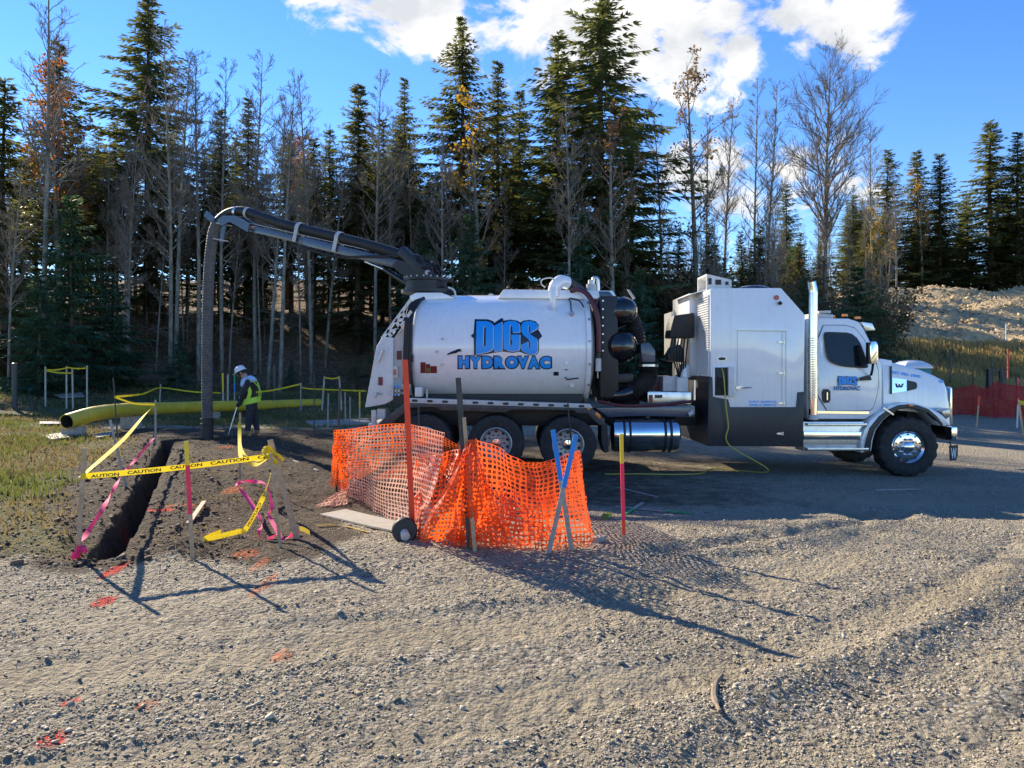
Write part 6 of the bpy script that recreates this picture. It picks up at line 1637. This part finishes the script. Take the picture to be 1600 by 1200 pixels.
fp('mesh_panel', 'fence_orange', [W(733, 688, SB[1].y - .10), W(740, 687, SB[1].y - .10)], [G(648, 848) + gl * .7, G(800, 860) + gl * .7], 26, 22, .30, 17, 7, .12, .30, 'bunched orange mesh gathered at the steel post')
fp('mesh_panel', 'fence_orange', [W(742, 735, SB[1].y + .22), W(800, 765, 6.9), W(870, 770, 6.95)], [G(700, 850) + gl, G(800, 850) + gl, G(885, 850) + gl], 26, 11, .45, 19, 6, .0, .30, 'crumpled orange mesh heaped inside the fence')
fp('mesh_panel', 'fence_orange', [W(655, 720, SR[1].y + .25), W(700, 705, 7.1), W(736, 700, 6.9)], [G(640, 838) + gl, G(690, 848) + gl, G(738, 854) + gl], 18, 18, .40, 23, 6, .0, .32)
fp('mesh_scrap', 'fence_glare', [G(520, 785) + Vector((0, 0, .10)), G(548, 770) + Vector((0, 0, .15))], [G(490, 795) + gl, G(540, 792) + gl], 10, 5, .2, 29, 5, 0, .3)

# ---- things on the ground near the fence
def board(name, label, px4, th, mat, cat='board', lift=.01):
    P = [G(*q) for q in px4]; zmax = max(gh(p.x, p.y) for p in P) * .5 + sum(p.z for p in P) / len(P) * .5
    c = sum(P, Vector()) / len(P)
    # best-fit tilt
    A = np.array([[p.x, p.y, 1] for p in P]); zf_ = np.linalg.lstsq(A, np.array([p.z for p in P]), rcond=None)[0]
    Q = [Vector((p.x, p.y, float(zf_ @ np.array([p.x, p.y, 1])) + lift)) for p in P]
    o = MB().prism(Q, (0, 0, th)).build(name, mat, None, 30, origin=tuple(Q[0])); return tag(o, label, cat)
board('plywood_sheet', 'weathered plywood sheet lying under the front of the orange fence', [(500, 806), (540, 799), (640, 824), (630, 836), (580, 826)], .018, 'plywood', 'board', .012)
c = G(631, 846)
st_ = thing('pipe_stub', 'short white pipe stub with black flange before the red stake', 'pipe', tuple(c))
axp = Vector((.12, -1, .12)).normalized(); pc = c + Vector((0, .05, .09))
MB().lathe([(.045, 0), (.115, 0), (.118, .012), (.105, .03), (.045, .03)], pc, axp, 28, True).build('flange', 'black_plastic', st_)
MB().tube([pc - axp * .25, pc + axp * .012], .10, 20).build('sleeve', 'black_rubber', st_)
MB().tube([pc + axp * .02 + Vector((0, 0, -.02)), pc + axp * .08 + Vector((.01, 0, -.05))], [.038, .042], 16).build('pipe', 'white_dull', st_)
def lying(name, label, p0, p1, w, t, bands, cat='stake', lift=.012):
    a, b = G(*p0), G(*p1); a.z += lift; b.z += lift; mb = MB(); mats = []; prev = 0
    for m, f in bands:
        mb.cur = len(mats); mats.append(m); mb.beam(a.lerp(b, prev), a.lerp(b, f), w, t); prev = f
    return tag(mb.build(name, mats, None, 30, origin=tuple(a)), label, cat)
lying('survey_stake', 'green-ended stake lying on the ground right of the pink stake', (1078, 803), (962, 792), .035, .014, [('paint_green', .3), ('wood_grey', 1)])
lying('survey_stake', 'short green-ended stake lying across the longer one', (977, 804), (1004, 786), .04, .014, [('paint_green', .45), ('wood_grey', 1)])
lying('wood_block', 'small yellow-green block on the ground beside the pink stake', (944, 812), (952, 806), .06, .06, [('decal_green', .4), (YE, 1)], 'block', .03)
lying('wood_strip', 'thin grey wood strip on the ground in the truck\'s shadow', (1368, 767), (1437, 764), .05, .02, [('wood_grey', 1)], 'stick')
lying('wood_strip', 'thin pale straw-like strip on the ground behind the pink stake', (963, 761), (1028, 778), .02, .012, [('paint_green', .1), ('wood_grey', 1)], 'stick')
lying('lath_piece', 'broken piece of lath on the soil beside the pink and yellow stake', (295, 828), (319, 794), .05, .016, [(WD, 1)], 'stick')
lying('wood_block', 'grey block at the right foot of the orange fence', (928, 846), (942, 843), .07, .05, [('wood_grey', 1)], 'block', .02)
lying('lath_piece', 'grey lath on the dark ground left of the fence', (458, 722), (496, 735), .04, .014, [('wood_grey', 1)], 'stick')
board('wood_mat', 'pale timber mat on the ground behind the truck\'s rear bumper', [(478, 660), (575, 656), (580, 664), (490, 667)], .06, 'plywood')
board('board_offcut', 'pale board under the open end of the yellow pipe', [(66, 683), (118, 677), (108, 688), (80, 691)], .02, 'plywood', lift=.04)
board('board_offcut', 'small pale board to the right under the yellow pipe', [(144, 683), (178, 676), (172, 684), (152, 688)], .02, 'plywood', lift=.04)
board('board_offcut', 'grey board left of the open pipe end', [(62, 663), (100, 661), (100, 666), (62, 667)], .02, 'wood_grey', lift=.06)
board('board_offcut', 'grey board inside the square of four white stakes', [(82, 620), (128, 617), (132, 622), (96, 624)], .04, 'wood_grey', lift=.05)
stk = [G(1128, 1058), G(1119, 1075), G(1116, 1095), G(1120, 1112), G(1125, 1127)]
tag(MB().tube(smooth_path([p + Vector((0, 0, .012)) for p in stk], 6), [.013] * 8 + [.017] * 10 + [.010] * 7, 7).build('fallen_stick', 'stick_brown'), 'curved brown stick lying on the near gravel', 'stick')

# ---- yellow pipe
PR = .185
pp = [(104, 659, 17.7), (150, 646, 18.6), (205, 640, 20.2), (270, 637.5, 22.5), (340, 635, 24.8), (420, 633, 27.5), (501, 630, 30.0)]
PP = [W(a, b, y) for a, b, y in pp]
PP = [Vector((p.x, p.y, gh(p.x, p.y) + PR + .01 if False else p.z)) for p in PP]
path = smooth_path(PP, 8)
yp = thing('yellow_pipe', 'long curved yellow plastic pipe lying on the grass behind the worker', 'pipe', (PP[0].x, PP[0].y, gh(PP[0].x, PP[0].y)))
MB().tube(path, PR, 28, False).build('pipe_wall', 'pipe_yellow', yp)
MB().tube(path, PR - .02, 28, False).build('bore', 'pipe_inside', yp)
t0 = (path[0] - path[1]).normalized()
MB().lathe([(PR - .02, 0), (PR, 0)], path[0], t0, 28).build('cut_rim', 'pipe_yellow', yp)
MB().lathe([(.001, 0), (PR - .02, 0)], path[0] - t0 * .5, t0, 28).build('bore_end', 'pipe_inside', yp)
t1 = (path[-1] - path[-2]).normalized()
MB().tube([path[-1] - t1 * .12, path[-1] + t1 * .02], PR + .006, 24).build('end_band', 'stick_brown', yp)
mb = MB()
for f in (.05, .35, .65, .95):
    p = path[int(f * (len(path) - 1))]; g = gh(p.x, p.y)
    if p.z - PR - g > .0: mb.box((p.x - .25, p.y - .10, g - .05), (p.x + .25, p.y + .10, p.z - PR + .01))
if mb.v: mb.build('timber_skid', 'wood_grey', yp)

# ---- worker
wy = 17.6
def WP(px, py, dy=0.): return W(px, py, wy + dy)
feet_g = gh(WP(391, 686).x, wy)
worker = thing('person', 'worker in hi-vis vest, dark coveralls and white hard hat prodding the trench', 'person', (WP(391, 686).x, wy, feet_g))
def skin_body(name, nodes, edges, mats, matfn, parent, sub=2):
    me = bpy.data.meshes.new(name); off = BASE[parent.name]
    me.from_pydata([tuple(Vector(n[0]) - off) for n in nodes], edges, [])
    o = bpy.data.objects.new(name, me); COL.objects.link(o)
    m = o.modifiers.new('s', 'SKIN'); m.use_smooth_shade = True
    for i, n in enumerate(nodes):
        r = n[1]; me.skin_vertices[0].data[i].radius = r if isinstance(r, tuple) else (r, r)
        me.skin_vertices[0].data[i].use_root = (i == 0)
    s = o.modifiers.new('d', 'SUBSURF'); s.levels = sub; s.render_levels = sub
    dg = bpy.context.evaluated_depsgraph_get(); dg.update()
    nm = bpy.data.meshes.new_from_object(o.evaluated_get(dg)); bpy.data.objects.remove(o)
    nm.materials.clear()
    for q in mats: nm.materials.append(MATS[q])
    nm.polygons.foreach_set('material_index', [matfn(Vector(p.center) + off) for p in nm.polygons])
    nm.polygons.foreach_set('use_smooth', [True] * len(nm.polygons))
    ob = bpy.data.objects.new(name, nm); COL.objects.link(ob); ob.parent = parent; BASE[ob.name] = off
    return ob
zf0 = feet_g
pel, che, neck, head = WP(393, 631), WP(391, 603), WP(384, 590), WP(377.5, 583)
shL, shR = WP(388, 597, -.20), WP(388, 597, .20)
elL, elR = WP(379.5, 615, -.24), WP(379, 614, .16)
haL, haR = WP(374, 634, -.10), WP(373.5, 628, .04)
hipL, hipR = WP(391, 636, -.10), WP(396, 636, .10)
knL, knR = WP(389.5, 658, -.12), WP(398.5, 658, .12)
anL = Vector((WP(389, 679).x, wy - .13, gh(WP(389, 679).x, wy - .13) + .09)); anR = Vector((WP(400, 679).x, wy + .13, gh(WP(400, 679).x, wy + .13) + .09))
toL, toR = anL + Vector((-.17, -.02, -.05)), anR + Vector((-.17, .0, -.05))
nodes = [(pel, (.15, .13)), (che.lerp(pel, .5), (.15, .13)), (che, (.165, .14)), (neck, (.07, .07)), (head, (.095, .105)), (shL, .085), (elL, .062), (haL, .045), (shR, .085), (elR, .062), (haR, .045),
         (hipL, .105), (knL, .085), (anL, .07), (toL, .05), (hipR, .105), (knR, .085), (anR, .07), (toR, .05)]
edges = [(0, 1), (1, 2), (2, 3), (3, 4), (2, 5), (5, 6), (6, 7), (2, 8), (8, 9), (9, 10), (0, 11), (11, 12), (12, 13), (13, 14), (0, 15), (15, 16), (16, 17), (17, 18)]
zw, zn, zk = pel.z + .10, neck.z - .02, anL.z + .05
def bm_(c):
    if (c - head).length < .17 and c.z > neck.z - .03: return 2
    if c.z < zk: return 3
    return 0 if c.z > zw or c.x < pel.x - .16 else 1
skin_body('body', nodes, edges, ['jacket', 'trousers', 'skin', 'boot_tan'], bm_, worker)
# face and head
fd = Vector((-.85, -.15, -.5)).normalized(); up_h = Vector((-.45, 0, .89)).normalized(); sdh = fd.cross(up_h).normalized()
MB().tube([head + fd * .095, head + fd * .125 - up_h * .02], [.020, .012], 6).build('nose', 'skin', worker)
for s_ in (-1, 1):
    MB().tube([head + fd * .088 + sdh * .035 * s_ + up_h * .025, head + fd * .102 + sdh * .035 * s_ + up_h * .025], .011, 6).build('eye', 'black_plastic', worker)
    MB().tube([head + sdh * .095 * s_ - up_h * .01, head + sdh * .112 * s_ - up_h * .01], [.03, .022], 8).build('ear', 'skin', worker)
MB().tube([head + fd * .10 - up_h * .055 - sdh * .025, head + fd * .10 - up_h * .055 + sdh * .025], .007, 5).build('mouth', 'decal_red', worker)
MB().lathe([(.102, -.01), (.108, .03), (.10, .05)], head - fd * .01, up_h, 20).build('hair', 'jacket', worker)
hat = MB(); hat.lathe([(.150, .0), (.150, .012), (.128, .02), (.126, .06), (.11, .105), (.075, .135), (.0001, .148)], head + up_h * .045, up_h, 28)
q = head + up_h * .052; hat.prism([q + fd * .12 + sdh * .09, q + fd * .19 + sdh * .05, q + fd * .19 - sdh * .05, q + fd * .12 - sdh * .09], up_h * .010)
hat.build('hard_hat', 'helmet_white', worker)
hc = WP(387, 595)
MB().lathe([(.06, .10), (.13, .08), (.185, .0), (.20, -.06), (.17, -.10), (.10, -.06)], hc, (neck - che).normalized(), 24).build('hood', 'hood_blue', worker)
# vest straps and belt
def loop(name, cen, rx, ry, z0, z1, mat, tilt=0., seg=28):
    mb = MB(); rings = [[(cen.x + math.cos(6.283 * k / seg) * rx, cen.y + math.sin(6.283 * k / seg) * ry, z + tilt * math.cos(6.283 * k / seg)) for k in range(seg)] for z in (z0, z1)]
    mb.rings(rings, True, False); return mb.build(name, mat, worker)
bc = WP(393, 624)
loop('vest_belt', bc, .215, .195, WP(0, 631).z, WP(0, 622).z, 'hivis', .05)
for s_ in (-1, 1):
    pth = smooth_path([Vector((hc.x - .10, wy + .10 * s_, WP(0, 596).z)), Vector((hc.x + .06, wy + .13 * s_, WP(0, 591).z)), Vector((hc.x + .205, wy + .10 * s_, WP(0, 598).z)), Vector((bc.x + .20, wy - .03 * s_, WP(0, 610).z)), Vector((bc.x + .19, wy - .10 * s_, WP(0, 623).z))])
    mb = MB(); L = []
    for i, p in enumerate(pth):
        t = (pth[min(i + 1, len(pth) - 1)] - pth[max(i - 1, 0)]).normalized(); w_ = Vector((0, 1, 0)) - t * t.y; w_.normalize(); L += [p - w_ * .04, p + w_ * .04]
    k = mb.addv(L)
    for i in range(len(pth) - 1): mb.face([k + 2 * i, k + 2 * i + 1, k + 2 * i + 3, k + 2 * i + 2])
    mb.build('vest_strap', 'hivis', worker)
mb = MB(); sp = smooth_path([Vector((bc.x - .02, wy - .205, WP(0, 625).z)), Vector((bc.x + .04, wy - .225, WP(0, 612).z)), Vector((hc.x + .06, wy - .20, WP(0, 600).z))]); k = mb.addv([q for p in sp for q in (p - Vector((.045, 0, 0)), p + Vector((.045, 0, 0)))])
for i in range(len(sp) - 1): mb.face([k + 2 * i, k + 2 * i + 1, k + 2 * i + 3, k + 2 * i + 2])
mb.build('vest_side_strap', 'hivis', worker)
# gloved hands round the tool handle
tt, tbm = haR + Vector((.0, .0, .05)), WP(357, 690, -.1)
tbm = Vector((tbm.x, tbm.y, gh(tbm.x, tbm.y) + .04))
axd = (tbm - tt).normalized()
for hcen, sg in ((tt.lerp(tbm, .03), 1), (tt.lerp(tbm, .16), -1)):
    el = elR if sg > 0 else elL
    mb = MB(); o1 = axd.cross(Vector((0, 1, 0))).normalized(); o2 = axd.cross(o1)
    mb.tube([hcen.lerp(el, .14), hcen + o1 * .035 + o2 * -.01 * sg, hcen + o1 * .03], [.04, .045, .03], 8)
    for f in range(4):
        q = hcen + axd * (-.035 + .023 * f); rr_ = .026
        mb.tube([q + (o1 * math.cos(a_) + o2 * math.sin(a_)) * rr_ for a_ in [R(x) for x in (-20, 40, 100, 160, 205 - 8 * f)]], [.011, .011, .010, .009, .007], 6)
    mb.tube([hcen - axd * .03 + o1 * .03, hcen - axd * .05 + o2 * .03, hcen - axd * .045 - o1 * .015 + o2 * .025], [.013, .012, .008], 6)
    mb.build('glove', 'jacket', worker)
tool = thing('shovel', 'thin-handled shovel held down into the trench by the worker', 'shovel', tuple(tbm))
MB().tube([tt - axd * .12, tbm], .014, 8).build('handle', 'aluminium', tool)
side = Vector((1, 0, 0)) - axd * axd.x; side.normalize(); fw = axd.cross(side)
MB().prism([tbm - side * .10 - axd * .12, tbm - side * .12, tbm - side * .06 + axd * .10, tbm + side * .06 + axd * .10, tbm + side * .12, tbm + side * .10 - axd * .12], fw * .012).build('blade', 'steel_post', tool)

# ---- right side: red mesh fence, gate posts, toilet
ra = [(1452, 26.5), (1488, 26.2), (1508, 26.1), (1522, 26.0), (1538, 25.8), (1554, 25.6), (1572, 25.4), (1592, 25.3), (1625, 25.0), (1665, 24.8)]
rows_t = [610, 608.5, 604, 601, 607, 597, 601, 603, 610, 604]
tops = [W(px, t_, y) for (px, y), t_ in zip(ra, rows_t)]; bots = [Vector((p.x, p.y, gh(p.x, p.y) + .05)) for p in tops]
rf = thing('red_mesh_fence', 'dark red fabric mesh fence in the shade right of the truck', 'fence', tuple(bots[2] - Vector((0, 0, .05))))
fnr = surf(tops, bots, .35, 33, 5)
mb = MB(); mesh_fence(mb, fnr, 90, 15, .24)
mb.build('mesh_fabric', 'fence_red', rf, 60)
for px, y, t_, tl in ((1522, 26.1, 585, 0), (1552, 25.7, 572, 3), (1566, 25.6, 575, -6), (1590, 25.3, 590, 0), (1470, 26.4, 600, 0)):
    p = W(px, t_, y); g = gh(p.x, y)
    MB().tube([(p.x + tl * .03, y + .06, g - .2), (p.x, y + .06, p.z)], .022, 6).build('post', 'steel_post', rf)
gp_ = thing('timber_frame', 'grey timber gate frame standing behind the red mesh fence', 'gate', (at(1556, 29), 29, gh(at(1556, 29), 29)))
for px in (1546, 1566):
    p = W(px, 577, 29); MB().box((p.x - .09, 28.9, gh(p.x, 29) - .1), (p.x + .09, 29.08, p.z)).build('post', 'steel_post', gp_)
MB().beam(W(1546, 579.5, 29), W(1566, 578, 29), .06, .08).build('rail', 'steel_post', gp_)
for px, t_, y, lb, m in ((1575, 545, 36, 'orange marked stake on the golden grass bank', OR), (1590, 590, 27, 'pink ribboned stake behind the red fence', PK), (1572, 528, 46, 'white marker post at the foot of the spoil heap', 'white_dull'), (1485, 545, 34, 'thin dark weed stalk rod on the bank right of the hood', 'steel_post')):
    p = W(px, t_, y); g = gh(p.x, y); mb = MB(); mb.beam((p.x, y, g - .1), (p.x, y, max(p.z, g + 1.0)), .06, .04); tag(mb.build('marker_stake', m, None, 30, origin=(p.x, y, g)), lb, 'stake')
ty = 20.5; p = W(1423, 580, ty); g = gh(p.x, ty)
tl_ = thing('portable_toilet', 'teal portable toilet with white domed roof behind the hood', 'toilet', (p.x, ty, g))
zt_ = W(0, 576, ty).z
MB().box((p.x - .36, ty - .4, g), (p.x + .36, ty + .4, zt_)).build('cabin', 'toilet_teal', tl_, bevel=.04)
mb = MB(); rings = []
for (s_, h_) in ((1.06, 0), (1.06, .05), (.9, .13), (.6, .20), (.2, .23)):
    rings.append([(p.x + sx_ * .36 * s_, ty + sy_ * .4 * s_, zt_ + h_ + .004) for sx_, sy_ in ((-1, -1), (1, -1), (1, 1), (-1, 1))])
mb.rings(rings).build('roof', 'toilet_roof', tl_, bevel=.02)
MB().box((p.x - .28, ty - .43, g + .12), (p.x + .28, ty - .405, zt_ - .12)).build('door', 'toilet_teal', tl_, bevel=.01)
# grey post at far left
p = W(23, 568, 26); g = gh(p.x, 26)
tag(MB().tube([(p.x, 26, g - .2), (p.x, 26, p.z), (p.x, 26, p.z + .02)], [.09, .09, .06], 12).build('grey_post', 'fender_grey', None, 40, origin=(p.x, 26, g)), 'stout grey post at the left edge before the wood', 'post')
p = W(429, 600, 31); g = gh(p.x, 31)
tag(MB().tube([(p.x, 31, g - .2), (p.x, 31, W(0, 570, 31).z)], .07, 10).build('grey_post', 'fender_grey', None, 40, origin=(p.x, 31, g)), 'grey post behind the worker at the wood edge', 'post')
